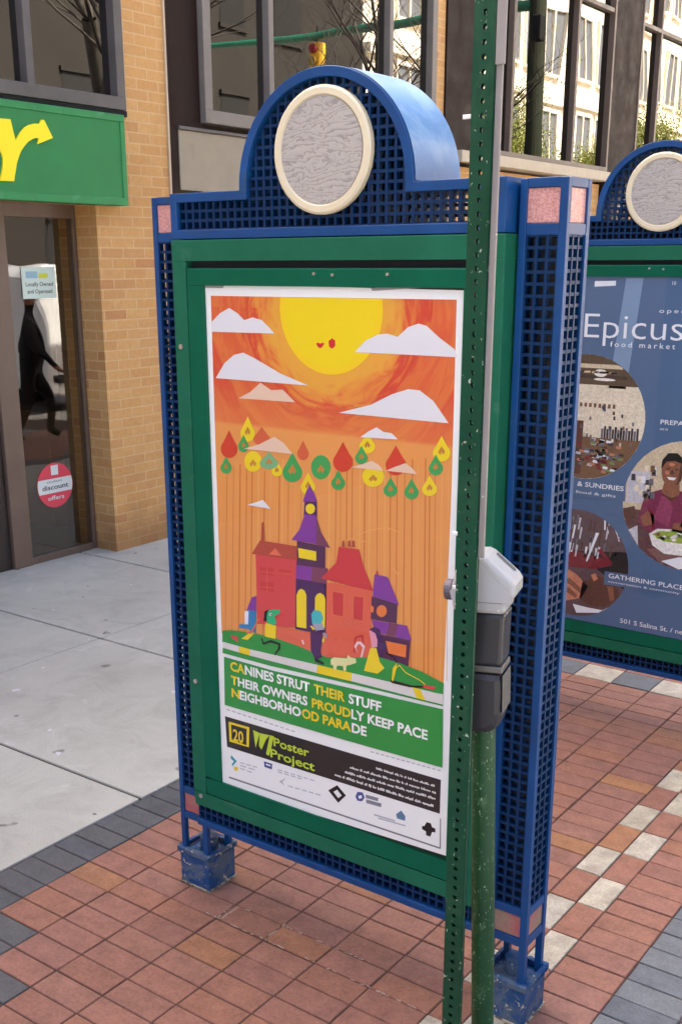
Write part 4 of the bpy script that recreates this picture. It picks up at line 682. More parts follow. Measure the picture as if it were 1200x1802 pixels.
(12,'curb',[(-1.0504,0.9555),(-0.9398,0.9536),(-0.6823,0.9593),(-0.5604,0.9616),(-0.3502,0.9655),(-0.2598,0.9665),(-0.2603,0.9374),(-0.3495,0.9368),(-0.5603,0.9364),(-0.6849,0.9336),(-0.9405,0.9331),(-1.0513,0.9353)]),
(13,'dyel',[(-0.9836,0.9537),(-0.9398,0.9536),(-0.9422,0.9334),(-0.9843,0.9336)]),
(13,'dyel',[(-0.6823,0.9593),(-0.5604,0.9616),(-0.5618,0.936),(-0.6857,0.9335)]),
(13,'dyel',[(-0.3572,0.9651),(-0.3327,0.9657),(-0.3146,0.9369),(-0.3425,0.9366)]),
(11,'c_red2',[(-0.6305,1.1917),(-0.5882,1.194),(-0.5878,1.1966),(-0.6301,1.1943)]),
(11,'c_red2',[(-0.5895,1.1951),(-0.5917,1.1217),(-0.5887,1.1222),(-0.5865,1.1955)]),
(11,'c_red2',[(-0.5899,1.1232),(-0.6288,1.1217),(-0.6293,1.119),(-0.5905,1.1206)]),
(11,'c_red2',[(-0.6275,1.1207),(-0.6288,1.1933),(-0.6318,1.1927),(-0.6306,1.1201)]),
(11,'c_red2',[(-0.5568,1.1913),(-0.52,1.1941),(-0.5197,1.1966),(-0.5565,1.1939)]),
(11,'c_red2',[(-0.5213,1.1951),(-0.5237,1.1225),(-0.5208,1.123),(-0.5184,1.1956)]),
(11,'c_red2',[(-0.522,1.1241),(-0.5576,1.123),(-0.5581,1.1204),(-0.5225,1.1215)]),
(11,'c_red2',[(-0.5564,1.1219),(-0.5552,1.1928),(-0.5581,1.1924),(-0.5594,1.1214)]),
(11,'c_red4',[(-0.8938,1.205),(-0.8398,1.2106),(-0.8396,1.2126),(-0.8936,1.2071)]),
(11,'c_red4',[(-0.8234,1.2146),(-0.7724,1.2184),(-0.7721,1.2204),(-0.8231,1.2166)]),
(11,'c_red4',[(-0.8235,1.2099),(-0.7725,1.2138),(-0.7722,1.2158),(-0.8232,1.212)]),
(11,'c_red4',[(-0.8952,1.1586),(-0.8409,1.1639),(-0.8406,1.1659),(-0.8949,1.1606)]),
(11,'c_red4',[(-0.867,1.225),(-0.869,1.148),(-0.8665,1.1484),(-0.8645,1.2254)]),
(11,'c_red2',[(-0.6073,1.1061),(-0.5936,1.0958),(-0.5913,1.098),(-0.605,1.1083)]),
(11,'c_red2',[(-0.5921,1.0957),(-0.5695,1.1047),(-0.5702,1.107),(-0.5928,1.0981)]),
(11,'c_red2',[(-0.5684,1.1056),(-0.5625,1.1183),(-0.5652,1.1189),(-0.5712,1.1061)]),
(11,'c_red2',[(-0.5632,1.1199),(-0.5768,1.1224),(-0.578,1.1199),(-0.5645,1.1173)]),
(11,'c_red2',[(-0.5786,1.1217),(-0.5861,1.1119),(-0.5837,1.1108),(-0.5762,1.1206)]),
(11,'c_red2',[(-0.5861,1.1103),(-0.5748,1.0996),(-0.5724,1.1016),(-0.5837,1.1123)]),
(11,'c_red2',[(-0.573,1.0995),(-0.5468,1.1143),(-0.548,1.1164),(-0.5742,1.1017)]),
(11,'c_red2',[(-0.5461,1.1162),(-0.5521,1.1247),(-0.5547,1.123),(-0.5487,1.1145)]),
(11,'c_red2',[(-0.6332,1.0453),(-0.6215,1.0608),(-0.6246,1.0622),(-0.6363,1.0467)]),
(11,'c_red2',[(-0.6235,1.0598),(-0.6043,1.0604),(-0.6035,1.0638),(-0.6227,1.0632)]),
(11,'c_red2',[(-0.6058,1.0614),(-0.602,1.0458),(-0.5982,1.0472),(-0.602,1.0628)]),
(11,'c_red2',[(-0.6014,1.0474),(-0.6168,1.0311),(-0.6141,1.0293),(-0.5987,1.0456)]),
(11,'c_red2',[(-0.6173,1.0303),(-0.6251,1.0089),(-0.6214,1.0086),(-0.6136,1.0301)]),
(11,'c_red3',[(-0.5493,1.0242),(-0.545,1.0705),(-0.5524,1.0695),(-0.5568,1.0231)]),
(11,'c_red3',[(-0.5476,1.0672),(-0.5238,1.0784),(-0.5261,1.0841),(-0.5498,1.0729)]),
(11,'c_red3',[(-0.5286,1.0803),(-0.5239,1.036),(-0.5165,1.0381),(-0.5213,1.0823)]),
(4,'str_l',[(-0.5845,1.3438),(-0.5662,1.3526),(-0.5673,1.3547),(-0.5856,1.3459)]),
(4,'str_l',[(-0.5671,1.3524),(-0.5416,1.35),(-0.5408,1.3524),(-0.5663,1.3549)]),
(4,'str_l',[(-0.5413,1.35),(-0.4982,1.352),(-0.4978,1.3545),(-0.541,1.3524)]),
(4,'str_l',[(-0.548,1.3644),(-0.4978,1.3866),(-0.4988,1.3887),(-0.549,1.3665)]),
(4,'str_l',[(-0.4981,1.3865),(-0.449,1.3993),(-0.4494,1.4016),(-0.4985,1.3888)]),
(4,'str_l',[(-0.4496,1.3993),(-0.4011,1.3912),(-0.4002,1.3936),(-0.4487,1.4016)]),
(4,'str_l',[(-0.4277,1.2918),(-0.4135,1.2759),(-0.4112,1.2776),(-0.4254,1.2935)]),
(4,'str_l',[(-0.4117,1.2758),(-0.398,1.2841),(-0.3993,1.2861),(-0.413,1.2777)]),
(10,'c_brn',[(-0.5962,1.3265),(-0.594,1.3435),(-0.5873,1.3445),(-0.5858,1.3268)]),
(10,'c_brn',[(-0.5762,1.3295),(-0.574,1.3464),(-0.5674,1.3474),(-0.5659,1.3298)]),
(10,'c_brn',[(-0.5615,1.3316),(-0.5594,1.3486),(-0.5528,1.3495),(-0.5513,1.3319)]),
(10,'c_brn',[(-0.4828,1.2651),(-0.4801,1.2767),(-0.4758,1.2774),(-0.4728,1.265)]),
(15,'c_red2',[(-0.9004,1.062),(-0.9318,1.0145),(-0.9267,1.0131),(-0.8953,1.0606)]),
(15,'c_red2',[(-0.9303,1.0158),(-0.9523,1.0045),(-0.9502,1.0004),(-0.9282,1.0117)]),
(15,'c_red2',[(-0.8322,1.041),(-0.8197,1.0401),(-0.8178,1.045),(-0.8302,1.0459)]),
(15,'f_grey',[(-0.6632,1.0573),(-0.6476,1.0551),(-0.645,1.0612),(-0.6605,1.0633)]),
(15,'f_grey',[(-0.6492,1.0592),(-0.6555,1.05),(-0.6496,1.0479),(-0.6434,1.0571)]),
(15,'f_leash',[(-0.7406,1.0235),(-0.7351,1.0112),(-0.729,1.0142),(-0.7344,1.0266)]),
(16,'dyel',[(-0.42,0.9683),(-0.4092,1.0092),(-0.4119,1.0093),(-0.4227,0.9683)]),
(16,'dyel',[(-0.4095,1.0086),(-0.3997,1.0203),(-0.4018,1.0216),(-0.4116,1.0099)]),
(16,'dyel',[(-0.4018,1.0199),(-0.3802,1.0024),(-0.3781,1.0045),(-0.3997,1.022)]),
(16,'dyel',[(-0.3798,1.0022),(-0.3339,0.9904),(-0.3327,0.9929),(-0.3785,1.0047)]),
(16,'dyel',[(-0.3342,0.9904),(-0.3166,0.9818),(-0.3149,0.9842),(-0.3325,0.9928)]),
(16,'black',[(-0.445,1.0451),(-0.4198,1.0378),(-0.4181,1.0409),(-0.4433,1.0483)]),
(16,'black',[(-0.4204,1.0382),(-0.4095,1.0246),(-0.4065,1.0269),(-0.4174,1.0405)]),
(16,'cloud',[(-0.8585,1.0851),(-0.8502,1.0853),(-0.852,1.0768),(-0.8604,1.0766)]),
(17,'black',[(-0.8561,1.0828),(-0.8519,1.083),(-0.8528,1.0787),(-0.857,1.0786)]),
(14,'f_grn',[(-0.8807,1.0714),(-0.8676,1.0909),(-0.8449,1.0985),(-0.8175,1.1022),(-0.8219,1.0893),(-0.8403,1.079),(-0.8325,1.0589),(-0.8436,1.0479),(-0.8686,1.0519)]),
(15,'black',[(-0.8829,1.0539),(-0.8786,1.0854),(-0.8616,1.0967),(-0.8687,1.0805),(-0.8709,1.0582)]),
(14,'dyel',[(-0.8753,1.0506),(-0.8344,1.0497),(-0.8387,1.0078),(-0.8782,1.0067)]),
(15,'black',[(-0.8954,0.9984),(-0.8894,0.9996),(-0.8847,0.9867),(-0.8573,1.0006),(-0.8197,0.998),(-0.8201,0.9808),(-0.8399,0.9559),(-0.8449,0.9562),(-0.8284,0.9804),(-0.8282,0.9915),(-0.8575,0.9923),(-0.8875,0.9792)]),
(14,'f_cyan',[(-0.703,1.1116),(-0.6926,1.1254),(-0.6692,1.1259),(-0.6615,1.1064),(-0.6679,1.0888),(-0.7009,1.0843)]),
(14,'f_grey',[(-0.7009,1.0843),(-0.6655,1.0892),(-0.6555,1.0734),(-0.6893,1.0628)]),
(15,'c_dark2',[(-0.7076,1.0545),(-0.6932,1.066),(-0.6619,1.0537),(-0.6701,1.0055),(-0.6663,0.9863),(-0.6901,0.9744),(-0.7058,0.998)]),
(14,'dyel',[(-0.7089,1.0742),(-0.701,1.0757),(-0.6557,1.0417),(-0.662,1.0305)]),
(15,'black',[(-0.694,0.9769),(-0.6845,0.979),(-0.6585,0.9712),(-0.6609,0.9639),(-0.6901,0.9677)]),
(14,'c_cream',[(-0.6349,0.9863),(-0.6233,0.9955),(-0.5772,1.0021),(-0.5734,1.0141),(-0.5658,1.0078),(-0.5469,1.0086),(-0.5446,0.996),(-0.5658,0.9848),(-0.5787,0.98),(-0.581,0.9636),(-0.5886,0.9619),(-0.5909,0.976),(-0.6117,0.9727),(-0.6156,0.9585),(-0.6234,0.9581),(-0.6264,0.9715),(-0.6334,0.97)]),
(14,'f_pink',[(-0.5015,1.0988),(-0.4848,1.1116),(-0.463,1.1033),(-0.4661,1.0613),(-0.4915,1.0508)]),
(15,'c_dark2',[(-0.5015,1.1039),(-0.4848,1.1148),(-0.4667,1.1108),(-0.4592,1.0882),(-0.4444,1.0658),(-0.4584,1.0309),(-0.4746,1.0467),(-0.4735,1.0789),(-0.481,1.0965)]),
(14,'dyel',[(-0.4974,1.0496),(-0.4769,1.0539),(-0.4655,1.0165),(-0.4493,1.0007),(-0.4724,0.9793),(-0.5183,0.9776)]),
(14,'f_leash',[(-0.5523,1.0433),(-0.5434,1.0594),(-0.5285,1.0625),(-0.5151,1.0511),(-0.5245,1.0167),(-0.5305,1.0154),(-0.5232,1.0462),(-0.5322,1.054),(-0.5397,1.0525),(-0.5456,1.0395),(-0.5395,1.0265)]),
(14,'c_red',[(-0.3226,0.9814),(-0.2849,0.9839),(-0.288,0.9737),(-0.3224,0.972)]),
(14,'c_red',[(-1.0152,0.984),(-0.9869,0.9848),(-0.9875,0.967),(-1.0138,0.9758)]),
(15,'black',[(-0.4286,0.9698),(-0.4214,0.9715),(-0.3573,0.9702),(-0.3226,0.9783),(-0.3224,0.972),(-0.3642,0.9635),(-0.4249,0.9623)]),
(14,'dyel',[(-0.422,1.0067),(-0.408,1.0258),(-0.4145,0.9891),(-0.4199,0.9686),(-0.425,0.9707)]),
(14,'dyel',[(-0.9738,0.9804),(-0.9425,1.0042),(-0.9208,1.0085),(-0.9476,0.9822)]),
(11,'hill',[(-1.0477,0.9062),(-0.8486,0.9035),(-0.5422,0.9148),(-0.2593,0.9239),(-0.2559,0.7521),(-0.616,0.7468),(-1.051,0.7439)]),
(11,'hill',[(-1.0512,0.9367),(-0.9405,0.9345),(-0.6849,0.935),(-0.5603,0.9377),(-0.3495,0.9381),(-0.2596,0.9388),(-0.2601,0.933),(-0.539,0.928),(-0.8593,0.9169),(-1.053,0.9177)]),
(1,'band',[(-1.0536,0.7041),(-0.2607,0.713),(-0.2608,0.6088),(-1.0491,0.5994)]),
(2,'dyel',[(-1.0384,0.6894),(-0.9526,0.6915),(-0.9566,0.6223),(-1.0376,0.6206)]),
(3,'band',[(-1.0282,0.682),(-0.9632,0.6832),(-0.9668,0.6267),(-1.0276,0.6305)]),
(2,'lime',[(-0.9375,0.6863),(-0.9106,0.6828),(-0.9291,0.6284)]),
(2,'lime',[(-0.9106,0.6828),(-0.8703,0.6864),(-0.8858,0.6683),(-0.9054,0.6278),(-0.9152,0.6393)]),
(2,'lime',[(-0.8703,0.6864),(-0.8538,0.6873),(-0.8674,0.6381),(-0.8763,0.6145),(-0.8871,0.6186)]),
(1,'line',[(-1.0445,0.496),(-1.0447,0.49),(-0.6165,0.4951),(-0.2555,0.4997),(-0.2557,0.5049),(-0.6165,0.5007)]),
(1,'line',[(-0.2597,0.5949),(-0.2564,0.5953),(-0.2542,0.5021),(-0.2583,0.502)]),
(1,'black',[(-0.6473,0.5653),(-0.614,0.5924),(-0.582,0.5679),(-0.6103,0.5352)]),
(2,'paper',[(-0.6279,0.5663),(-0.614,0.5774),(-0.5972,0.5632),(-0.6102,0.551)]),
(1,'lblue',[(-0.548,0.5748),(-0.5406,0.5926),(-0.5221,0.5961),(-0.5145,0.5816),(-0.5241,0.5665),(-0.5405,0.5635)]),
(2,'paper',[(-0.5376,0.58),(-0.5257,0.5863),(-0.5242,0.5773),(-0.5346,0.5714)]),
(1,'dgrey',[(-0.5109,0.5928),(-0.467,0.5947),(-0.4683,0.5836),(-0.5108,0.5813)]),
(1,'dgrey',[(-0.5093,0.5778),(-0.4559,0.5807),(-0.4565,0.5685),(-0.5092,0.5656)]),
(1,'teal',[(-1.0324,0.5749),(-1.0092,0.5595),(-1.0296,0.5355),(-1.031,0.5439),(-1.0217,0.5553),(-1.0355,0.5631)]),
(2,'dyel',[(-1.0224,0.5376),(-1.0047,0.5389),(-1.007,0.5259),(-1.0211,0.5248)]),
(1,'lblue',[(-0.8963,0.5912),(-0.8627,0.5914),(-0.8649,0.5717),(-0.8951,0.5723)]),
(2,'paper',[(-0.888,0.5857),(-0.8687,0.5855),(-0.8705,0.5807),(-0.8881,0.5807)]),
(1,'lgrey',[(-0.8364,0.5393),(-0.8088,0.5595),(-0.824,0.5409),(-0.8159,0.5312)]),
(1,'dgrey2',[(-0.4053,0.5619),(-0.3878,0.5793),(-0.3734,0.5653),(-0.3745,0.5503),(-0.4015,0.5497)]),
(1,'lgrey',[(-0.481,0.5393),(-0.4085,0.5421),(-0.4084,0.5368),(-0.4809,0.5339)]),
(1,'lgrey',[(-0.4663,0.5325),(-0.3729,0.5376),(-0.3728,0.533),(-0.4662,0.5278)]),
(1,'black',[(-0.3177,0.5686),(-0.2732,0.5711),(-0.2741,0.5283),(-0.3167,0.5274)]),
(2,'paper',[(-0.3191,0.5694),(-0.3026,0.5695),(-0.3104,0.5538),(-0.3173,0.5536)]),
(2,'paper',[(-0.2889,0.5706),(-0.2719,0.5715),(-0.2729,0.5582),(-0.2845,0.5596)]),
(2,'paper',[(-0.317,0.5425),(-0.3045,0.5399),(-0.3029,0.5286),(-0.3167,0.5274)]),
(2,'paper',[(-0.2841,0.5447),(-0.2732,0.5463),(-0.2727,0.5281),(-0.2891,0.5279)]),
(1,'lgrey',[(-0.9957,0.5606),(-0.9768,0.5614),(-0.977,0.5578),(-0.9958,0.557)]),
(1,'lgrey',[(-0.9695,0.5617),(-0.9509,0.5625),(-0.951,0.5589),(-0.9697,0.5581)]),
(1,'lgrey',[(-0.9436,0.5628),(-0.9251,0.5636),(-0.9252,0.56),(-0.9437,0.5592)]),
(1,'lgrey',[(-0.9954,0.5504),(-0.9702,0.5512),(-0.9704,0.5476),(-0.9955,0.5467)]),
(1,'lgrey',[(-0.9605,0.5516),(-0.9357,0.5524),(-0.9358,0.5488),(-0.9607,0.5479)]),
(1,'lgrey',[(-0.9963,0.54),(-0.9758,0.5401),(-0.976,0.5364),(-0.9964,0.5363)]),
(1,'lgrey',[(-0.9679,0.5401),(-0.9477,0.5402),(-0.9478,0.5365),(-0.9681,0.5364)]),
(1,'lgrey',[(-0.8418,0.5799),(-0.8234,0.5804),(-0.8235,0.5768),(-0.8419,0.5763)]),
(1,'lgrey',[(-0.8163,0.5806),(-0.7981,0.5811),(-0.7982,0.5775),(-0.8164,0.577)]),
(1,'lgrey',[(-0.7911,0.5813),(-0.773,0.5817),(-0.7731,0.5782),(-0.7911,0.5777)]),
(1,'lgrey',[(-0.766,0.5819),(-0.7481,0.5824),(-0.7482,0.5789),(-0.7661,0.5784)]),
(1,'lgrey',[(-0.7412,0.5826),(-0.7235,0.5831),(-0.7235,0.5796),(-0.7412,0.5791)]),
(1,'lgrey',[(-0.7166,0.5833),(-0.699,0.5838),(-0.699,0.5803),(-0.7166,0.5798)]),
(1,'lgrey',[(-0.8419,0.5727),(-0.8233,0.5732),(-0.8234,0.5697),(-0.842,0.5692)]),
(1,'lgrey',[(-0.8161,0.5734),(-0.7976,0.5739),(-0.7977,0.5704),(-0.8162,0.5699)]),
(1,'lgrey',[(-0.7905,0.5741),(-0.7722,0.5747),(-0.7722,0.5711),(-0.7905,0.5706)]),
(1,'lgrey',[(-0.7651,0.5748),(-0.747,0.5754),(-0.747,0.5718),(-0.7651,0.5713)]),
(1,'lgrey',[(-0.8013,0.5364),(-0.7818,0.5373),(-0.7819,0.5337),(-0.8014,0.5328)]),
(1,'lgrey',[(-0.7743,0.5376),(-0.755,0.5385),(-0.7551,0.5349),(-0.7744,0.534)]),
(1,'lgrey',[(-0.7475,0.5388),(-0.7284,0.5397),(-0.7285,0.5362),(-0.7476,0.5353)]),
(1,'lgrey',[(-0.7211,0.54),(-0.7021,0.5409),(-0.7022,0.5374),(-0.7211,0.5365)]),
(1,'lgrey',[(-0.6948,0.5412),(-0.676,0.5421),(-0.6761,0.5386),(-0.6948,0.5377)]),
(2,'paper',[(-0.4753,0.691),(-0.4721,0.691),(-0.472,0.6842),(-0.4752,0.6841)]),
(2,'paper',[(-0.4708,0.6885),(-0.4676,0.6885),(-0.4676,0.6842),(-0.4707,0.6842)]),
(2,'paper',[(-0.4664,0.691),(-0.4637,0.6911),(-0.4636,0.6842),(-0.4663,0.6842)]),
(2,'paper',[(-0.4624,0.6911),(-0.4586,0.6911),(-0.4585,0.6843),(-0.4623,0.6842)]),
(2,'paper',[(-0.4573,0.6886),(-0.4535,0.6886),(-0.4535,0.6843),(-0.4573,0.6843)]),
(2,'paper',[(-0.448,0.6912),(-0.4452,0.6912),(-0.4451,0.6844),(-0.4479,0.6844)]),
(2,'paper',[(-0.4439,0.6887),(-0.4411,0.6887),(-0.4411,0.6844),(-0.4438,0.6844)]),
(2,'paper',[(-0.4399,0.6912),(-0.4373,0.6912),(-0.4372,0.6844),(-0.4398,0.6844)]),
(2,'paper',[(-0.436,0.6887),(-0.4318,0.6888),(-0.4318,0.6845),(-0.4359,0.6845)]),
(2,'paper',[(-0.4306,0.6888),(-0.4268,0.6888),(-0.4267,0.6845),(-0.4305,0.6845)]),
(2,'paper',[(-0.4255,0.6888),(-0.4216,0.6889),(-0.4215,0.6824),(-0.4254,0.6845)]),
(2,'paper',[(-0.4204,0.6914),(-0.4174,0.6914),(-0.4173,0.6846),(-0.4203,0.6846)]),
(2,'paper',[(-0.4119,0.6889),(-0.4079,0.689),(-0.4078,0.6847),(-0.4118,0.6847)]),
(2,'paper',[(-0.4066,0.6915),(-0.4027,0.6915),(-0.4026,0.6847),(-0.4065,0.6847)]),
(2,'paper',[(-0.4014,0.689),(-0.3982,0.689),(-0.398,0.6826),(-0.4013,0.6847)]),
(2,'paper',[(-0.3927,0.6916),(-0.3903,0.6916),(-0.3901,0.6848),(-0.3926,0.6848)]),
(2,'paper',[(-0.389,0.6891),(-0.3849,0.6891),(-0.3849,0.6849),(-0.3889,0.6848)]),
(2,'paper',[(-0.3795,0.6892),(-0.3768,0.6892),(-0.3767,0.6828),(-0.3794,0.6849)]),
(2,'paper',[(-0.3756,0.6917),(-0.373,0.6917),(-0.3729,0.685),(-0.3755,0.6849)]),
(2,'paper',[(-0.3676,0.6917),(-0.3651,0.6917),(-0.3649,0.685),(-0.3675,0.685)]),
(2,'paper',[(-0.3638,0.6893),(-0.3601,0.6893),(-0.36,0.6851),(-0.3637,0.685)]),
(2,'paper',[(-0.3589,0.6918),(-0.3553,0.6918),(-0.3551,0.6851),(-0.3588,0.6851)]),
(2,'paper',[(-0.3499,0.6918),(-0.3463,0.6919),(-0.3461,0.6852),(-0.3497,0.6852)]),
(2,'paper',[(-0.345,0.6894),(-0.3413,0.6894),(-0.3412,0.6852),(-0.3449,0.6852)]),
(2,'paper',[(-0.3401,0.6895),(-0.3375,0.6895),(-0.3374,0.6853),(-0.34,0.6852)]),
(2,'paper',[(-0.3362,0.6895),(-0.3335,0.6895),(-0.3334,0.6853),(-0.3361,0.6853)]),
(2,'paper',[(-0.3282,0.6895),(-0.3243,0.6896),(-0.3242,0.6854),(-0.3281,0.6853)]),
(2,'paper',[(-0.3232,0.692),(-0.3195,0.6921),(-0.3193,0.6854),(-0.323,0.6854)]),
(2,'paper',[(-0.3182,0.6896),(-0.3156,0.6896),(-0.3155,0.6854),(-0.3181,0.6854)]),
(2,'paper',[(-0.3144,0.6896),(-0.3112,0.6897),(-0.3111,0.6855),(-0.3143,0.6854)]),
(2,'paper',[(-0.3101,0.6921),(-0.3064,0.6921),(-0.3062,0.6855),(-0.3099,0.6855)]),
(2,'paper',[(-0.3052,0.6922),(-0.3023,0.6922),(-0.3021,0.6855),(-0.305,0.6855)]),
(2,'paper',[(-0.301,0.6897),(-0.2982,0.6898),(-0.2981,0.6856),(-0.3009,0.6856)]),
(2,'paper',[(-0.293,0.6898),(-0.2901,0.6898),(-0.29,0.6856),(-0.2928,0.6856)]),
(2,'paper',[(-0.2889,0.6923),(-0.2853,0.6923),(-0.2851,0.6857),(-0.2887,0.6857)]),
(2,'paper',[(-0.284,0.6923),(-0.2803,0.6923),(-0.2801,0.6857),(-0.2839,0.6857)]),
(2,'paper',[(-0.5671,0.6654),(-0.5634,0.6655),(-0.5634,0.6607),(-0.5671,0.6606)]),
(2,'paper',[(-0.5621,0.6655),(-0.5593,0.6656),(-0.5592,0.6608),(-0.562,0.6607)]),
(2,'paper',[(-0.5579,0.6684),(-0.5546,0.6685),(-0.5546,0.6609),(-0.5579,0.6608)]),
(2,'paper',[(-0.5533,0.6657),(-0.5504,0.6658),(-0.5504,0.6609),(-0.5533,0.6609)]),
(2,'paper',[(-0.5491,0.6658),(-0.5464,0.6658),(-0.5464,0.6586),(-0.549,0.661)]),
(2,'paper',[(-0.5451,0.6659),(-0.542,0.6659),(-0.542,0.6611),(-0.545,0.6611)]),
(2,'paper',[(-0.5406,0.6659),(-0.5369,0.666),(-0.5369,0.6612),(-0.5406,0.6612)]),
(2,'paper',[(-0.5312,0.6689),(-0.5282,0.669),(-0.5282,0.6614),(-0.5311,0.6614)]),
(2,'paper',[(-0.5269,0.669),(-0.5243,0.6691),(-0.5242,0.6615),(-0.5268,0.6614)]),
(2,'paper',[(-0.5185,0.6664),(-0.5151,0.6665),(-0.515,0.6617),(-0.5185,0.6616)]),
(2,'paper',[(-0.5137,0.6665),(-0.5098,0.6666),(-0.5098,0.6618),(-0.5137,0.6617)]),
(2,'paper',[(-0.5085,0.6666),(-0.5058,0.6667),(-0.5057,0.6619),(-0.5084,0.6618)]),
(2,'paper',[(-0.5045,0.6695),(-0.5005,0.6695),(-0.5005,0.662),(-0.5044,0.6619)]),
(2,'paper',[(-0.4948,0.6669),(-0.4911,0.6669),(-0.491,0.6622),(-0.4948,0.6621)]),
(2,'paper',[(-0.4898,0.6697),(-0.4856,0.6698),(-0.4856,0.6623),(-0.4897,0.6622)]),
(2,'paper',[(-0.4843,0.6671),(-0.4801,0.6672),(-0.48,0.6624),(-0.4842,0.6623)]),
(2,'paper',[(-0.4788,0.6672),(-0.4759,0.6673),(-0.4759,0.6625),(-0.4787,0.6625)]),
(2,'paper',[(-0.4746,0.6673),(-0.4718,0.6673),(-0.4717,0.6626),(-0.4746,0.6625)]),
(2,'paper',[(-0.4705,0.6674),(-0.4676,0.6674),(-0.4675,0.6627),(-0.4704,0.6626)]),
(2,'paper',[(-0.4663,0.6702),(-0.4628,0.6703),(-0.4627,0.6628),(-0.4662,0.6627)]),
(2,'paper',[(-0.4615,0.6675),(-0.458,0.6676),(-0.4579,0.6629),(-0.4614,0.6628)]),
(2,'paper',[(-0.4524,0.6705),(-0.4498,0.6705),(-0.4497,0.6631),(-0.4523,0.663)]),
(2,'paper',[(-0.4485,0.6706),(-0.4442,0.6706),(-0.4441,0.6632),(-0.4484,0.6631)]),
(2,'paper',[(-0.4429,0.6707),(-0.4398,0.6707),(-0.4397,0.6633),(-0.4428,0.6632)]),
(2,'paper',[(-0.4385,0.668),(-0.4344,0.6681),(-0.4344,0.6634),(-0.4384,0.6633)]),
(2,'paper',[(-0.4289,0.6682),(-0.4251,0.6683),(-0.425,0.6636),(-0.4288,0.6635)]),
(2,'paper',[(-0.4238,0.6683),(-0.4212,0.6684),(-0.4211,0.6637),(-0.4238,0.6636)]),
(2,'paper',[(-0.4199,0.6684),(-0.4165,0.6685),(-0.4165,0.6638),(-0.4198,0.6637)]),
(2,'paper',[(-0.4153,0.6685),(-0.4116,0.6686),(-0.4115,0.6639),(-0.4152,0.6638)]),
(2,'paper',[(-0.4061,0.6714),(-0.4032,0.6714),(-0.4031,0.664),(-0.406,0.664)]),
(2,'paper',[(-0.402,0.6715),(-0.3984,0.6715),(-0.3983,0.6641),(-0.4018,0.6641)]),
(2,'paper',[(-0.3971,0.6688),(-0.3935,0.6689),(-0.3934,0.6642),(-0.397,0.6642)]),
(2,'paper',[(-0.3881,0.6717),(-0.3849,0.6718),(-0.3848,0.6644),(-0.388,0.6644)]),
(2,'paper',[(-0.3836,0.6691),(-0.3811,0.6692),(-0.381,0.6645),(-0.3835,0.6645)]),
(2,'paper',[(-0.3757,0.6693),(-0.3732,0.6693),(-0.3731,0.6647),(-0.3756,0.6646)]),
(2,'paper',[(-0.372,0.6721),(-0.3686,0.6721),(-0.3685,0.6648),(-0.3718,0.6647)]),
(2,'paper',[(-0.3631,0.6695),(-0.3601,0.6696),(-0.36,0.665),(-0.363,0.6649)]),
(2,'paper',[(-0.3589,0.6696),(-0.3556,0.6697),(-0.3555,0.665),(-0.3588,0.665)]),
(2,'paper',[(-0.3544,0.6697),(-0.3503,0.6698),(-0.3501,0.6628),(-0.3543,0.6651)]),
(2,'paper',[(-0.349,0.6698),(-0.3464,0.6699),(-0.3463,0.6652),(-0.3489,0.6652)]),
(2,'paper',[(-0.3452,0.6699),(-0.342,0.67),(-0.3419,0.6653),(-0.3451,0.6653)]),
(2,'paper',[(-0.3408,0.67),(-0.3382,0.67),(-0.338,0.6654),(-0.3406,0.6654)]),
(2,'paper',[(-0.3369,0.6701),(-0.3329,0.6701),(-0.3327,0.6632),(-0.3368,0.6654)]),
(2,'paper',[(-0.3317,0.6702),(-0.3291,0.6702),(-0.329,0.6656),(-0.3316,0.6655)]),
(2,'paper',[(-0.3238,0.673),(-0.3211,0.6731),(-0.3209,0.6658),(-0.3236,0.6657)]),
(2,'paper',[(-0.3198,0.6704),(-0.317,0.6705),(-0.3169,0.6659),(-0.3197,0.6658)]),
(2,'paper',[(-0.3158,0.6732),(-0.3123,0.6732),(-0.3121,0.666),(-0.3156,0.6659)]),
(2,'paper',[(-0.311,0.6706),(-0.307,0.6707),(-0.3069,0.6661),(-0.3108,0.666)]),
(2,'paper',[(-0.3057,0.6707),(-0.3025,0.6708),(-0.3024,0.6662),(-0.3056,0.6661)]),
(2,'paper',[(-0.3013,0.6708),(-0.2981,0.6708),(-0.298,0.6663),(-0.3011,0.6662)]),
(2,'paper',[(-0.2969,0.6709),(-0.2934,0.6709),(-0.2933,0.6664),(-0.2967,0.6663)]),
(2,'paper',[(-0.2881,0.671),(-0.2857,0.6711),(-0.2856,0.6665),(-0.288,0.6665)]),
(2,'paper',[(-0.2845,0.6711),(-0.2808,0.6712),(-0.2806,0.6643),(-0.2844,0.6665)]),
(2,'paper',[(-0.2796,0.6712),(-0.2758,0.6713),(-0.2756,0.6644),(-0.2795,0.6666)]),
(2,'paper',[(-0.5858,0.6453),(-0.5831,0.6453),(-0.5831,0.6405),(-0.5858,0.6404)]),
(2,'paper',[(-0.5818,0.6482),(-0.578,0.6483),(-0.578,0.6406),(-0.5818,0.6405)]),
(2,'paper',[(-0.5767,0.6455),(-0.5724,0.6456),(-0.5724,0.6407),(-0.5766,0.6406)]),
(2,'paper',[(-0.571,0.6484),(-0.568,0.6485),(-0.568,0.6408),(-0.571,0.6408)]),
(2,'paper',[(-0.5667,0.6485),(-0.5632,0.6486),(-0.5631,0.6385),(-0.5666,0.6409)]),
(2,'paper',[(-0.5618,0.6486),(-0.5584,0.6487),(-0.5583,0.6411),(-0.5618,0.641)]),
(2,'paper',[(-0.557,0.6487),(-0.5543,0.6488),(-0.5543,0.6412),(-0.557,0.6411)]),
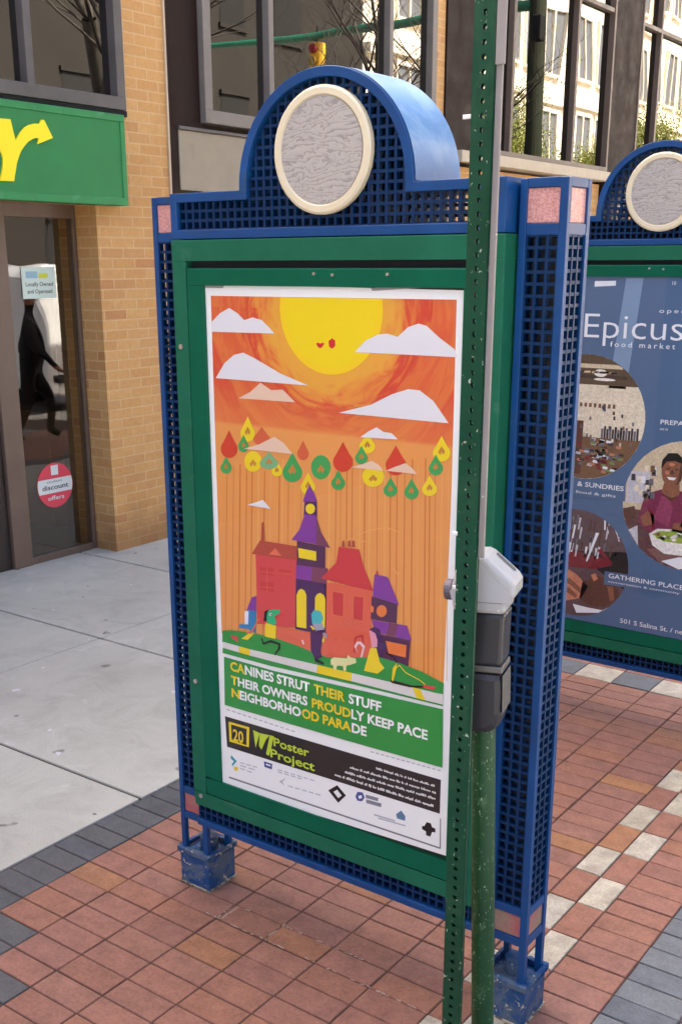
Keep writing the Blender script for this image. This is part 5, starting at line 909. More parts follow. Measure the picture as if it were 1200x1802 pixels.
(2,'paper',[(-0.5529,0.646),(-0.5493,0.6461),(-0.5493,0.6413),(-0.5529,0.6412)]),
(2,'paper',[(-0.5435,0.6462),(-0.5397,0.6463),(-0.5397,0.6415),(-0.5435,0.6414)]),
(2,'paper',[(-0.5384,0.6463),(-0.5351,0.6464),(-0.5351,0.6416),(-0.5383,0.6415)]),
(2,'paper',[(-0.5338,0.6492),(-0.5301,0.6493),(-0.5301,0.6393),(-0.5338,0.6416)]),
(2,'paper',[(-0.5288,0.6494),(-0.5258,0.6494),(-0.5258,0.6418),(-0.5287,0.6418)]),
(2,'paper',[(-0.5245,0.6467),(-0.5217,0.6467),(-0.5217,0.6419),(-0.5244,0.6419)]),
(2,'paper',[(-0.5204,0.6495),(-0.517,0.6496),(-0.5169,0.642),(-0.5204,0.642)]),
(2,'paper',[(-0.5156,0.6469),(-0.5117,0.6469),(-0.5116,0.6422),(-0.5156,0.6421)]),
(2,'paper',[(-0.5059,0.6471),(-0.5025,0.6471),(-0.5025,0.6424),(-0.5059,0.6423)]),
(2,'paper',[(-0.5012,0.65),(-0.4983,0.65),(-0.4982,0.6425),(-0.5011,0.6424)]),
(2,'paper',[(-0.4969,0.6473),(-0.4943,0.6473),(-0.4943,0.6426),(-0.4969,0.6425)]),
(2,'paper',[(-0.493,0.6474),(-0.4892,0.6474),(-0.4891,0.6427),(-0.4929,0.6426)]),
(2,'paper',[(-0.4879,0.6503),(-0.4842,0.6503),(-0.4841,0.6428),(-0.4878,0.6427)]),
(2,'paper',[(-0.4828,0.6504),(-0.4794,0.6504),(-0.4793,0.6429),(-0.4828,0.6428)]),
(2,'paper',[(-0.4737,0.6478),(-0.4705,0.6479),(-0.4704,0.6431),(-0.4736,0.643)]),
(2,'paper',[(-0.4692,0.6479),(-0.465,0.648),(-0.465,0.6432),(-0.4691,0.6431)]),
(2,'paper',[(-0.4637,0.6508),(-0.4598,0.6509),(-0.4597,0.6434),(-0.4637,0.6433)]),
(2,'paper',[(-0.4585,0.6481),(-0.4559,0.6482),(-0.4559,0.6435),(-0.4584,0.6434)]),
(2,'paper',[(-0.4546,0.6482),(-0.4516,0.6483),(-0.4516,0.6436),(-0.4546,0.6435)]),
(2,'paper',[(-0.4504,0.6511),(-0.4462,0.6512),(-0.4461,0.6437),(-0.4503,0.6436)]),
(2,'paper',[(-0.4449,0.6484),(-0.4419,0.6485),(-0.4418,0.6438),(-0.4448,0.6437)]),
(2,'paper',[(-0.4363,0.6486),(-0.4335,0.6487),(-0.4334,0.644),(-0.4362,0.6439)]),
(2,'paper',[(-0.4322,0.6487),(-0.4284,0.6488),(-0.4283,0.6441),(-0.4321,0.644)]),
(2,'paper',[(-0.4271,0.6488),(-0.4229,0.6489),(-0.4229,0.6442),(-0.427,0.6441)]),
(2,'paper',[(-0.4216,0.649),(-0.4182,0.649),(-0.4181,0.642),(-0.4216,0.6443)]),
(2,'paper',[(-0.4169,0.6491),(-0.4136,0.6491),(-0.4136,0.6444),(-0.4168,0.6444)]),
(2,'paper',[(-0.4082,0.652),(-0.4054,0.6521),(-0.4053,0.6446),(-0.408,0.6446)]),
(2,'paper',[(-0.4042,0.6521),(-0.4013,0.6522),(-0.4012,0.6447),(-0.404,0.6447)]),
(2,'paper',[(-0.4001,0.6522),(-0.3976,0.6522),(-0.3975,0.6448),(-0.3999,0.6448)]),
(2,'paper',[(-0.3963,0.6495),(-0.3922,0.6496),(-0.3921,0.6449),(-0.3962,0.6448)]),
(2,'paper',[(-0.3909,0.6524),(-0.3878,0.6525),(-0.3877,0.645),(-0.3908,0.645)]),
(2,'paper',[(-0.3866,0.6525),(-0.3825,0.6526),(-0.3824,0.6452),(-0.3864,0.6451)]),
(2,'paper',[(-0.3812,0.6499),(-0.3778,0.6499),(-0.3777,0.6429),(-0.3811,0.6452)]),
(2,'paper',[(-0.3724,0.6501),(-0.3684,0.6502),(-0.3683,0.6455),(-0.3723,0.6454)]),
(2,'paper',[(-0.3671,0.6502),(-0.3633,0.6503),(-0.3632,0.6433),(-0.367,0.6455)]),
(2,'paper',[(-0.3621,0.6503),(-0.3583,0.6504),(-0.3582,0.6457),(-0.362,0.6456)]),
(2,'paper',[(-0.3571,0.6531),(-0.3541,0.6532),(-0.354,0.6458),(-0.357,0.6458)]),
(2,'paper',[(-0.3528,0.6505),(-0.3503,0.6506),(-0.3502,0.6459),(-0.3527,0.6459)]),
(2,'paper',[(-0.3491,0.6533),(-0.3457,0.6534),(-0.3456,0.646),(-0.349,0.6459)]),
(2,'paper',[(-0.3403,0.6508),(-0.3374,0.6509),(-0.3373,0.6462),(-0.3402,0.6462)]),
(2,'paper',[(-0.3361,0.6509),(-0.333,0.651),(-0.3329,0.6463),(-0.336,0.6462)]),
(2,'paper',[(-0.3318,0.651),(-0.3286,0.6511),(-0.3284,0.6441),(-0.3317,0.6463)]),
(2,'paper',[(-0.3274,0.6511),(-0.3244,0.6511),(-0.3243,0.6465),(-0.3273,0.6465)]),
(2,'paper',[(-0.3233,0.6539),(-0.3196,0.6539),(-0.3195,0.6466),(-0.3231,0.6466)]),
(2,'paper',[(-0.3184,0.654),(-0.3144,0.6541),(-0.3143,0.6468),(-0.3182,0.6467)]),
(2,'paper',[(-0.3132,0.6541),(-0.3106,0.6541),(-0.3104,0.6468),(-0.313,0.6468)]),
(2,'paper',[(-0.3093,0.6542),(-0.3067,0.6542),(-0.3065,0.6469),(-0.3091,0.6469)]),
(2,'paper',[(-0.3013,0.6517),(-0.2975,0.6517),(-0.2974,0.6471),(-0.3012,0.6471)]),
(2,'paper',[(-0.2964,0.6545),(-0.2938,0.6545),(-0.2936,0.6449),(-0.2962,0.6472)]),
(2,'paper',[(-0.2926,0.6545),(-0.2898,0.6546),(-0.2896,0.6473),(-0.2924,0.6473)]),
(2,'paper',[(-0.2885,0.652),(-0.2852,0.652),(-0.285,0.6451),(-0.2884,0.6474)]),
(2,'paper',[(-0.284,0.6521),(-0.2806,0.6521),(-0.2804,0.6475),(-0.2839,0.6475)]),
(2,'paper',[(-0.2794,0.6522),(-0.2766,0.6522),(-0.2765,0.6476),(-0.2792,0.6476)]),
(2,'paper',[(-0.6224,0.6264),(-0.6192,0.6264),(-0.6192,0.6211),(-0.6224,0.6211)]),
(2,'paper',[(-0.6178,0.6264),(-0.6148,0.6264),(-0.6148,0.6211),(-0.6178,0.6211)]),
(2,'paper',[(-0.6134,0.6264),(-0.6101,0.6264),(-0.6101,0.6211),(-0.6134,0.6211)]),
(2,'paper',[(-0.6087,0.6265),(-0.6049,0.6265),(-0.605,0.6212),(-0.6087,0.6212)]),
(2,'paper',[(-0.6036,0.6265),(-0.6007,0.6265),(-0.6007,0.6185),(-0.6036,0.6212)]),
(2,'paper',[(-0.5947,0.6265),(-0.5917,0.6265),(-0.5917,0.6212),(-0.5947,0.6212)]),
(2,'paper',[(-0.5903,0.6296),(-0.587,0.6296),(-0.587,0.6213),(-0.5903,0.6212)]),
(2,'paper',[(-0.5811,0.6266),(-0.5783,0.6266),(-0.5783,0.6213),(-0.5811,0.6213)]),
(2,'paper',[(-0.5769,0.6297),(-0.5725,0.6297),(-0.5725,0.6213),(-0.5769,0.6213)]),
(2,'paper',[(-0.5712,0.6297),(-0.5682,0.6297),(-0.5682,0.6214),(-0.5711,0.6213)]),
(2,'paper',[(-0.5669,0.6297),(-0.5636,0.6297),(-0.5636,0.6214),(-0.5669,0.6214)]),
(2,'paper',[(-0.5622,0.6266),(-0.5582,0.6267),(-0.5582,0.6214),(-0.5622,0.6214)]),
(2,'paper',[(-0.5569,0.6297),(-0.5542,0.6297),(-0.5542,0.6188),(-0.5569,0.6214)]),
(2,'paper',[(-0.5529,0.6267),(-0.5497,0.6267),(-0.5497,0.6215),(-0.5528,0.6214)]),
(2,'paper',[(-0.5439,0.6298),(-0.5405,0.6298),(-0.5405,0.6215),(-0.5439,0.6215)]),
(2,'paper',[(-0.5392,0.6267),(-0.5349,0.6268),(-0.5349,0.6215),(-0.5391,0.6215)]),
(2,'paper',[(-0.5336,0.6268),(-0.5302,0.6268),(-0.5302,0.6216),(-0.5336,0.6215)]),
(2,'paper',[(-0.5289,0.6268),(-0.5262,0.6268),(-0.5261,0.619),(-0.5289,0.6216)]),
(2,'paper',[(-0.5249,0.6298),(-0.5213,0.6299),(-0.5213,0.6216),(-0.5248,0.6216)]),
(2,'paper',[(-0.5156,0.6268),(-0.5115,0.6269),(-0.5115,0.6217),(-0.5155,0.6216)]),
(2,'paper',[(-0.5102,0.6299),(-0.5067,0.6299),(-0.5067,0.6217),(-0.5101,0.6217)]),
(2,'paper',[(-0.501,0.6299),(-0.498,0.6299),(-0.4979,0.6217),(-0.5009,0.6217)]),
(2,'paper',[(-0.4966,0.6299),(-0.4923,0.63),(-0.4922,0.6192),(-0.4966,0.6217)]),
(2,'paper',[(-0.4866,0.63),(-0.484,0.63),(-0.4839,0.6218),(-0.4865,0.6218)]),
(2,'paper',[(-0.4827,0.627),(-0.4792,0.627),(-0.4791,0.6218),(-0.4826,0.6218)]),
(2,'paper',[(-0.4779,0.627),(-0.475,0.627),(-0.4749,0.6218),(-0.4778,0.6218)]),
(2,'paper',[(-0.4693,0.63),(-0.4663,0.6301),(-0.4662,0.6193),(-0.4692,0.6219)]),
(2,'paper',[(-0.465,0.6271),(-0.4607,0.6271),(-0.4606,0.6219),(-0.4649,0.6219)]),
(2,'paper',[(-0.4594,0.6301),(-0.4557,0.6301),(-0.4556,0.6219),(-0.4593,0.6219)]),
(2,'paper',[(-0.4544,0.6301),(-0.4503,0.6301),(-0.4501,0.622),(-0.4543,0.6219)]),
(2,'paper',[(-0.449,0.6301),(-0.4459,0.6301),(-0.4458,0.622),(-0.4488,0.622)]),
(2,'paper',[(-0.4403,0.6302),(-0.4367,0.6302),(-0.4365,0.622),(-0.4402,0.622)]),
(2,'paper',[(-0.4354,0.6302),(-0.4315,0.6302),(-0.4314,0.6221),(-0.4352,0.622)]),
(2,'paper',[(-0.4302,0.6302),(-0.4267,0.6302),(-0.4266,0.6221),(-0.4301,0.6221)]),
(2,'paper',[(-0.4254,0.6272),(-0.4228,0.6272),(-0.4227,0.6221),(-0.4253,0.6221)]),
(2,'paper',[(-0.4215,0.6272),(-0.4189,0.6272),(-0.4188,0.6221),(-0.4214,0.6221)]),
(2,'paper',[(-0.4176,0.6302),(-0.4134,0.6302),(-0.4133,0.6222),(-0.4175,0.6221)]),
(2,'paper',[(-0.4122,0.6303),(-0.4084,0.6303),(-0.4083,0.6222),(-0.412,0.6222)]),
(2,'paper',[(-0.4071,0.6273),(-0.4036,0.6273),(-0.4035,0.6222),(-0.407,0.6222)]),
(2,'paper',[(-0.3981,0.6303),(-0.3944,0.6303),(-0.3943,0.6223),(-0.398,0.6222)]),
(2,'paper',[(-0.3932,0.6303),(-0.3895,0.6303),(-0.3893,0.6223),(-0.393,0.6223)]),
(2,'paper',[(-0.3881,0.6274),(-0.3852,0.6274),(-0.3851,0.6223),(-0.388,0.6223)]),
(2,'paper',[(-0.3839,0.6274),(-0.3806,0.6274),(-0.3805,0.6223),(-0.3838,0.6223)]),
(2,'paper',[(-0.3751,0.6274),(-0.3721,0.6274),(-0.372,0.6224),(-0.375,0.6223)]),
(2,'paper',[(-0.3708,0.6274),(-0.3671,0.6275),(-0.367,0.6224),(-0.3707,0.6224)]),
(2,'paper',[(-0.3659,0.6304),(-0.3634,0.6304),(-0.3632,0.6224),(-0.3658,0.6224)]),
(2,'paper',[(-0.362,0.6275),(-0.358,0.6275),(-0.3578,0.6199),(-0.3619,0.6224)]),
(2,'paper',[(-0.3568,0.6275),(-0.3538,0.6275),(-0.3537,0.6225),(-0.3566,0.6224)]),
(2,'paper',[(-0.3526,0.6305),(-0.3488,0.6305),(-0.3486,0.6225),(-0.3524,0.6225)]),
(2,'paper',[(-0.3433,0.6276),(-0.3401,0.6276),(-0.34,0.6225),(-0.3432,0.6225)]),
(2,'paper',[(-0.3389,0.6305),(-0.3356,0.6305),(-0.3354,0.62),(-0.3387,0.6225)]),
(2,'paper',[(-0.3343,0.6276),(-0.3305,0.6276),(-0.3303,0.6226),(-0.3342,0.6226)]),
(2,'paper',[(-0.3293,0.6306),(-0.3268,0.6306),(-0.3266,0.6226),(-0.3291,0.6226)]),
(2,'paper',[(-0.3254,0.6276),(-0.323,0.6276),(-0.3229,0.6226),(-0.3253,0.6226)]),
(2,'paper',[(-0.3177,0.6277),(-0.3145,0.6277),(-0.3144,0.6227),(-0.3175,0.6226)]),
(2,'paper',[(-0.3133,0.6277),(-0.3104,0.6277),(-0.3102,0.6202),(-0.3131,0.6227)]),
(2,'paper',[(-0.3092,0.6277),(-0.3055,0.6277),(-0.3054,0.6227),(-0.309,0.6227)]),
(2,'paper',[(-0.3043,0.6277),(-0.3008,0.6277),(-0.3007,0.6227),(-0.3041,0.6227)]),
(2,'paper',[(-0.2996,0.6277),(-0.296,0.6278),(-0.2958,0.6202),(-0.2994,0.6227)]),
(2,'paper',[(-0.2947,0.6278),(-0.2915,0.6278),(-0.2914,0.6228),(-0.2946,0.6228)]),
(2,'paper',[(-0.2904,0.6307),(-0.2864,0.6307),(-0.2862,0.6228),(-0.2902,0.6228)]),
(2,'paper',[(-0.2852,0.6307),(-0.2824,0.6307),(-0.2821,0.6228),(-0.2849,0.6228)]),
(1,'lgrey',[(-1.0463,0.7311),(-1.0305,0.7308),(-1.0307,0.7265),(-1.0464,0.7268)]),
(1,'lgrey',[(-1.0238,0.7307),(-1.0081,0.7304),(-1.0083,0.7261),(-1.0239,0.7264)]),
(1,'lgrey',[(-1.0014,0.7302),(-0.9859,0.7299),(-0.986,0.7257),(-1.0016,0.726)]),
(1,'lgrey',[(-0.9792,0.7298),(-0.9638,0.7295),(-0.964,0.7253),(-0.9794,0.7255)]),
(1,'lgrey',[(-0.9572,0.7294),(-0.9419,0.7291),(-0.9421,0.7249),(-0.9574,0.7251)]),
(1,'lgrey',[(-0.9354,0.729),(-0.9202,0.7287),(-0.9203,0.7244),(-0.9355,0.7247)]),
(1,'lgrey',[(-0.9137,0.7285),(-0.8986,0.7283),(-0.8987,0.724),(-0.9138,0.7243)]),
(1,'lgrey',[(-0.8921,0.7281),(-0.8772,0.7278),(-0.8773,0.7236),(-0.8923,0.7239)]),
(1,'lgrey',[(-0.8708,0.7277),(-0.8559,0.7274),(-0.856,0.7233),(-0.8709,0.7235)]),
(1,'lgrey',[(-0.8495,0.7273),(-0.8348,0.727),(-0.8348,0.7229),(-0.8496,0.7231)]),
(1,'lgrey',[(-0.8284,0.7269),(-0.8138,0.7266),(-0.8139,0.7225),(-0.8285,0.7227)]),
(1,'lgrey',[(-0.8075,0.7265),(-0.7929,0.7262),(-0.793,0.7221),(-0.8076,0.7224)]),
(1,'lgrey',[(-0.7867,0.7261),(-0.7723,0.7258),(-0.7723,0.7217),(-0.7868,0.722)]),
(1,'lgrey',[(-0.496,0.7359),(-0.4836,0.7363),(-0.4835,0.7324),(-0.496,0.732)]),
(1,'lgrey',[(-0.4782,0.7364),(-0.4658,0.7367),(-0.4658,0.7328),(-0.4782,0.7325)]),
(1,'lgrey',[(-0.4605,0.7369),(-0.4482,0.7372),(-0.4482,0.7333),(-0.4605,0.733)]),
(1,'lgrey',[(-0.443,0.7373),(-0.4307,0.7376),(-0.4307,0.7338),(-0.4429,0.7334)]),
(1,'lgrey',[(-0.4255,0.7378),(-0.4134,0.7381),(-0.4133,0.7342),(-0.4254,0.7339)]),
(1,'lgrey',[(-0.4082,0.7382),(-0.3961,0.7385),(-0.396,0.7347),(-0.4081,0.7344)]),
(1,'lgrey',[(-0.3909,0.7386),(-0.3789,0.739),(-0.3788,0.7351),(-0.3909,0.7348)]),
(1,'lgrey',[(-0.3738,0.7391),(-0.3619,0.7394),(-0.3618,0.7356),(-0.3737,0.7353)]),
(1,'lgrey',[(-0.3568,0.7395),(-0.3449,0.7398),(-0.3448,0.736),(-0.3567,0.7357)]),
(1,'lgrey',[(-0.3399,0.74),(-0.3281,0.7403),(-0.328,0.7365),(-0.3398,0.7362)]),
(1,'lgrey',[(-0.3231,0.7404),(-0.3114,0.7407),(-0.3113,0.7369),(-0.323,0.7366)]),
(1,'lgrey',[(-0.3064,0.7408),(-0.2948,0.7411),(-0.2947,0.7373),(-0.3063,0.737)]),
(1,'lgrey',[(-0.2898,0.7412),(-0.2782,0.7415),(-0.2781,0.7378),(-0.2897,0.7375)]),
(1,'lgrey',[(-0.2733,0.7417),(-0.2618,0.742),(-0.2617,0.7382),(-0.2732,0.7379)]),
(2,'tape',[(-1.0802,2.02),(-0.9997,2.0193),(-1.007,2.0105),(-1.0789,2.0111)]),
(2,'tape',[(-0.5059,2.0153),(-0.4084,2.025),(-0.3378,2.0267),(-0.3509,2.0178),(-0.5023,2.0085)]),
]

# ------------------------------------------------------------------ the two posters (flat printed sheets)
Q = .92
PC = dict(paper=rgb(234, 236, 234, .98), sun_rim=rgb(240, 205, 30, Q), sun=rgb(236, 208, 26, Q), red=rgb(206, 40, 45, Q), cloud=rgb(222, 222, 226, Q), cloud_pale=rgb(228, 196, 172, Q), dred=rgb(206, 66, 46, Q), dred2=rgb(208, 96, 62, Q), dyel=rgb(234, 206, 40, Q), dgrn=rgb(64, 160, 84, Q), dgrn2=rgb(120, 176, 126, Q), dleafvein=rgb(190, 130, 60, Q), str_d=rgb(204, 122, 58, Q), str_l=rgb(232, 168, 92, Q), c_pur=rgb(128, 58, 150, Q), c_pur2=rgb(78, 36, 90, Q), c_pur3=rgb(120, 62, 90, Q), c_dark=rgb(84, 44, 78, Q), c_dark2=rgb(74, 38, 90, Q), c_red=rgb(208, 72, 74, Q), c_red2=rgb(222, 110, 80, Q), c_red3=rgb(200, 58, 62, Q), c_brn=rgb(176, 74, 58, Q), c_org=rgb(226, 122, 62, Q), c_blue=rgb(48, 126, 178, Q), c_white=rgb(226, 226, 236, Q), c_fence=rgb(218, 104, 80, Q), c_red4=rgb(220, 98, 74, Q), hill=rgb(46, 146, 66, Q), curb=rgb(216, 214, 210, Q), f_grn=rgb(44, 180, 120, Q), f_cyan=rgb(70, 180, 186, Q), f_grey=rgb(160, 160, 180, Q), f_pink=rgb(222, 150, 170, Q), f_leash=rgb(230, 200, 200, Q), c_cream=rgb(220, 220, 160, Q), black=rgb(26, 24, 28), band=rgb(40, 38, 40), lime=rgb(190, 214, 60, Q), line=rgb(120, 120, 126), lblue=rgb(70, 84, 150, Q), dgrey=rgb(130, 134, 146, Q), dgrey2=rgb(90, 126, 160, Q), lgrey=rgb(180, 186, 194, Q), teal=rgb(60, 160, 176, Q), tape=rgb(150, 148, 152, Q))
def art(name, shapes, y0, mats_, step=.00022):
    keys = []; b = MB()
    for l, c_, pts in shapes:
        if c_ not in keys: keys.append(c_)
        b.flat(pts, y0-l*step, keys.index(c_))
    return b.build(name, [mats_[k] for k in keys])
def printed(k, col): return mat('print_'+k, col, .5, spec=.3)
PM = {k: printed(k, c_) for k, c_ in PC.items()}
M_psky = printed('sunset_sky', (.6, .3, .1, 1)); t = NT(M_psky); v = t.coord()
sx = t.n('SeparateXYZ'); t.l(v, sx.inputs[0])
dx = t.math('SUBTRACT', sx.outputs[0], -.6363); dz = t.math('SUBTRACT', sx.outputs[2], 1.9598)
rad = t.math('SQRT', t.math('ADD', t.math('MULTIPLY', dx, dx), t.math('MULTIPLY', dz, dz)))
ang = t.math('ARCTAN2', dz, dx)
cv = t.n('CombineXYZ'); t.l(t.math('MULTIPLY', rad, 34), cv.inputs[0]); t.l(t.math('MULTIPLY', ang, 2.2), cv.inputs[1])
stk = t.noise(1, 3, .6, cv.outputs[0], .8)
rr = t.math('ADD', rad, t.math('MULTIPLY', t.math('SUBTRACT', stk, .5), .17))
swirl = t.ramp(rr, [(.0, rgb(228, 172, 60, Q)), (.195, rgb(226, 162, 62, Q)), (.235, rgb(224, 136, 62, Q)), (.262, rgb(212, 82, 52, Q)), (.282, rgb(206, 66, 50, Q)), (.31, rgb(218, 112, 60, Q)), (.35, rgb(214, 92, 56, Q)), (.39, rgb(220, 116, 62, Q)), (.43, rgb(210, 74, 52, Q)), (.5, rgb(218, 104, 60, Q))])
low = t.ramp(t.math('ADD', sx.outputs[2], t.math('MULTIPLY', t.math('SUBTRACT', t.noise(3, 3, .5, v), .5), .03)), [(0, (1, 1, 1, 1)), (.5, (0, 0, 0, 1))], 'CONSTANT')
mr = t.math('SUBTRACT', sx.outputs[2], 1.20); low = t.ramp(mr, [(0, (1, 1, 1, 1)), (.43, (1, 1, 1, 1)), (.44, (.35, .35, .35, 1)), (.56, (0, 0, 0, 1))])
cs_ = t.mix(low, swirl, t.mix(t.noise(4, 4, .6, v), rgb(230, 158, 88, Q), rgb(224, 146, 76, Q))); t.l(cs_, t.b.inputs['Base Color'])
PM['poster_sky'] = M_psky
poster = art('paper_poster', ART, -.0415, PM)
tag(poster, 'orange paper poster of a yellow sun over a purple and red mansion', 'poster')
TY = -.0415-.0034
M_tw, M_ty = PM['paper'], PM['dyel']
def line_of(parts, h, x, z, width):
    whole = ''.join(p for p, _ in parts)
    # measure natural widths so that every run keeps its share of the line
    cu = bpy.data.curves.new('t', 'FONT'); ob = bpy.data.objects.new('t', cu); COL.objects.link(ob); cu.offset = .032
    def wid(s):
        cu.body = s+'|'; bpy.context.view_layer.update(); a = ob.dimensions.x; cu.body = '|'; bpy.context.view_layer.update(); return a-ob.dimensions.x
    tot = wid(whole); pos = 0; run = ''
    for s, m_ in parts:
        xa = x+width*wid(run)/tot; st_ = s.strip(); lead = len(s)-len(s.lstrip())
        if lead: xa = x+width*wid(run+s[:lead])/tot
        xb = x+width*wid(run+s.rstrip())/tot
        text(st_, h, xa, TY, z, m_, parent=poster, width=(xb-xa)*.985, bold=.032); run += s
    bpy.data.objects.remove(ob)
line_of([('CA', M_ty), ('NINES STRUT ', M_tw), ('THEIR', M_ty), (' STUFF', M_tw)], .0285, -1.0215, .868, .565)
line_of([('T', M_ty), ('HEIR OWNERS ', M_tw), ('PROUD', M_ty), ('LY KEEP PACE', M_tw)], .0275, -1.0205, .8225, .72)
line_of([('N', M_ty), ('EIGHBORHO', M_tw), ('OD PARA', M_ty), ('DE', M_tw)], .028, -1.0195, .780, .513)
text('Poster', .028, -.853, TY, .657, PM['lime'], parent=poster, width=.137, bold=.02); text('Project', .028, -.867, TY, .616, PM['lime'], parent=poster, width=.172, bold=.02)
text('20', .038, -1.019, TY, .632, PM['dyel'], parent=poster, width=.043, bold=.02)

P2 = {k: printed(k, tuple(min(.85, x*(1.05 if k in ('blue', 'blue2', 'strip') else 1.05)) for x in c_[:3])+(1,)) for k, c_ in dict(blue=rgb(78, 104, 138, Q), blue2=rgb(64, 90, 128, Q), white=rgb(226, 230, 236, Q), wallc=rgb(226, 214, 190, Q), ceil=rgb(92, 76, 60, Q), beam=rgb(70, 58, 50, Q), lamp=rgb(240, 236, 224, Q), shelf=rgb(120, 88, 62, Q), bottle=rgb(60, 54, 60, Q), bottle2=rgb(110, 104, 112, Q), skin=rgb(140, 92, 70, Q), skin2=rgb(196, 128, 100, Q), skind=rgb(92, 58, 46, Q), hair=rgb(34, 28, 28, Q), shirt=rgb(124, 50, 78, Q), shirt2=rgb(146, 66, 96, Q), bowl=rgb(232, 230, 226, Q), salad=rgb(150, 170, 70, Q), wood=rgb(98, 66, 66, Q), wood2=rgb(128, 92, 88, Q), bg=rgb(206, 190, 160, Q), wine=rgb(120, 30, 40, Q), glassy=rgb(196, 196, 204, Q), dusk=rgb(96, 74, 78, Q), green=rgb(120, 140, 80, Q), strip=rgb(120, 146, 176, Q)).items()}
for k_, m_ in P2.items():
    if k_ in ('blue', 'blue2', 'strip', 'white'): continue
    t = NT(m_); v = t.coord(); c0 = tuple(m_.node_tree.nodes['Principled BSDF'].inputs['Base Color'].default_value)
    n1 = t.ramp(t.noise(26, 5, .7, v, .6), [(.28, (.45, .43, .43, 1)), (.5, (1, 1, 1, 1)), (.74, (1.45, 1.42, 1.4, 1))] if max(c0) < .35 else [(.28, (.8, .79, .78, 1)), (.7, (1.08, 1.08, 1.08, 1))])
    n2 = t.ramp(t.noise(110, 2, .6, v), [(.3, (.7, .7, .7, 1)), (.7, (1.3, 1.3, 1.3, 1))])
    t.l(t.mix(.6, t.mix(.75, c0, n1, 'MULTIPLY'), n2, 'MULTIPLY'), t.b.inputs['Base Color'])
ox, oz = KD.x, 0
S2 = []
def poly(l, c_, pts): S2.append((l, c_, pts))
def disc_pts(cx, cz, rx, rz=None, a0=0, a1=360, n=40):
    rz = rz or rx; return [(cx+rx*math.cos(R(a0+(a1-a0)*k/n)), cz+rz*math.sin(R(a0+(a1-a0)*k/n))) for k in range(n if a1-a0 >= 360 else n+1)]
def clipc(pts, cx, cz, r):
    """pull every point of a shape inside a round picture"""
    o_ = []
    for x, z in pts:
        d = math.hypot(x-cx, z-cz); k_ = min(1, r*.996/d) if d else 1; o_.append((cx+(x-cx)*k_, cz+(z-cz)*k_))
    return o_
def rect_c(x0, x1, z0, z1, cx, cz, r, n=14):
    pts = [(x0+(x1-x0)*k/n, z0) for k in range(n)]+[(x1, z0+(z1-z0)*k/n) for k in range(n)]+[(x1-(x1-x0)*k/n, z1) for k in range(n)]+[(x0, z1-(z1-z0)*k/n) for k in range(n)]
    return clipc(pts, cx, cz, r)
poly(0, 'blue', [(-1.03, .47), (-.19, .47), (-.19, 2.018), (-1.03, 2.018)])
poly(1, 'strip', [(-.78, 1.55), (-.70, 1.55), (-.66, 2.012), (-.735, 2.012)])
poly(1, 'blue2', [(-.36, .48), (-.2, .48), (-.2, 2.01), (-.30, 2.01)])
poly(1, 'white', [(-.875, 1.975), (-.78, 1.98), (-.78, 2.0), (-.875, 1.998)])
cx, cz, r = -.8785, 1.415, .2755                                           # the shop interior picture
poly(1, 'wallc', disc_pts(cx, cz, r))
poly(2, 'ceil', [p for p in disc_pts(cx, cz, r*.998, a0=32, a1=148)]); poly(3, 'beam', rect_c(-1.1, -.70, 1.588, 1.604, cx, cz, r)); poly(3, 'bg', rect_c(-1.1, -.72, 1.632, 1.650, cx, cz, r))
poly(4, 'lamp', disc_pts(-.82, 1.612, .03, .016)); poly(4, 'lamp', disc_pts(-.80, 1.585, .05, .006))
for k in range(9): poly(3, 'shelf', rect_c(-.93+k*.022, -.918+k*.022, 1.462, 1.48, cx, cz, r))
poly(2, 'shelf', rect_c(-1.12, -.60, 1.14, 1.33, cx, cz, r)); poly(3, 'skind', rect_c(-1.0, -.885, 1.16, 1.40, cx, cz, r))
for k in range(14): poly(4, 'bottle' if k % 3 else 'bottle2', rect_c(-.80+k*.0125, -.79+k*.0125, 1.33, 1.372+.012*(k % 2), cx, cz, r, 3))
for k in range(90):
    a, d = random.uniform(0, 6.28), random.random(); px, pz = -.80+.13*d*math.cos(a), 1.25+.075*d*math.sin(a)
    poly(4+k % 3, random.choice(['white', 'bottle', 'wine', 'bottle2', 'skin2', 'green', 'glassy', 'beam']), clipc([(px-.013, pz-.004), (px+.010, pz-.007), (px+.014, pz+.004), (px-.009, pz+.007)], cx, cz, r))
for k in range(34):
    px, pz = random.uniform(-1.0, -.66), random.uniform(1.30, 1.46); poly(4, random.choice(['shelf', 'skin', 'bg', 'bottle2', 'beam', 'lamp']), clipc([(px, pz), (px+.010, pz), (px+.009, pz+.016), (px, pz+.015)], cx, cz, r))
for k in range(16):
    px = random.uniform(-1.0, -.72); poly(4, random.choice(['bottle', 'bg', 'lamp']), clipc([(px, 1.61), (px+.03, 1.612), (px+.028, 1.62), (px, 1.618)], cx, cz, r))
cx, cz, r = -.395, 1.07, .2815                                             # the man at the table
poly(1, 'bg', disc_pts(cx, cz, r)); poly(2, 'wood', [p for p in disc_pts(cx, cz, r*.997, a0=188, a1=352)]); poly(2, 'glassy', rect_c(-.66, -.56, 1.06, 1.2, cx, cz, r))
for k in range(18):
    px, pz = random.uniform(-.65, -.55), random.uniform(1.05, 1.22); poly(3+k % 2, random.choice(['bottle', 'white', 'shelf', 'bottle2', 'wallc']), clipc([(px, pz), (px+.02, pz), (px+.018, pz+.03), (px, pz+.028)], cx, cz, r))
poly(3, 'shirt', [(-.60, .985), (-.585, 1.07), (-.55, 1.115), (-.50, 1.135), (-.42, 1.135), (-.37, 1.10), (-.34, 1.02), (-.35, .95), (-.42, .92), (-.52, .93), (-.57, .95)])
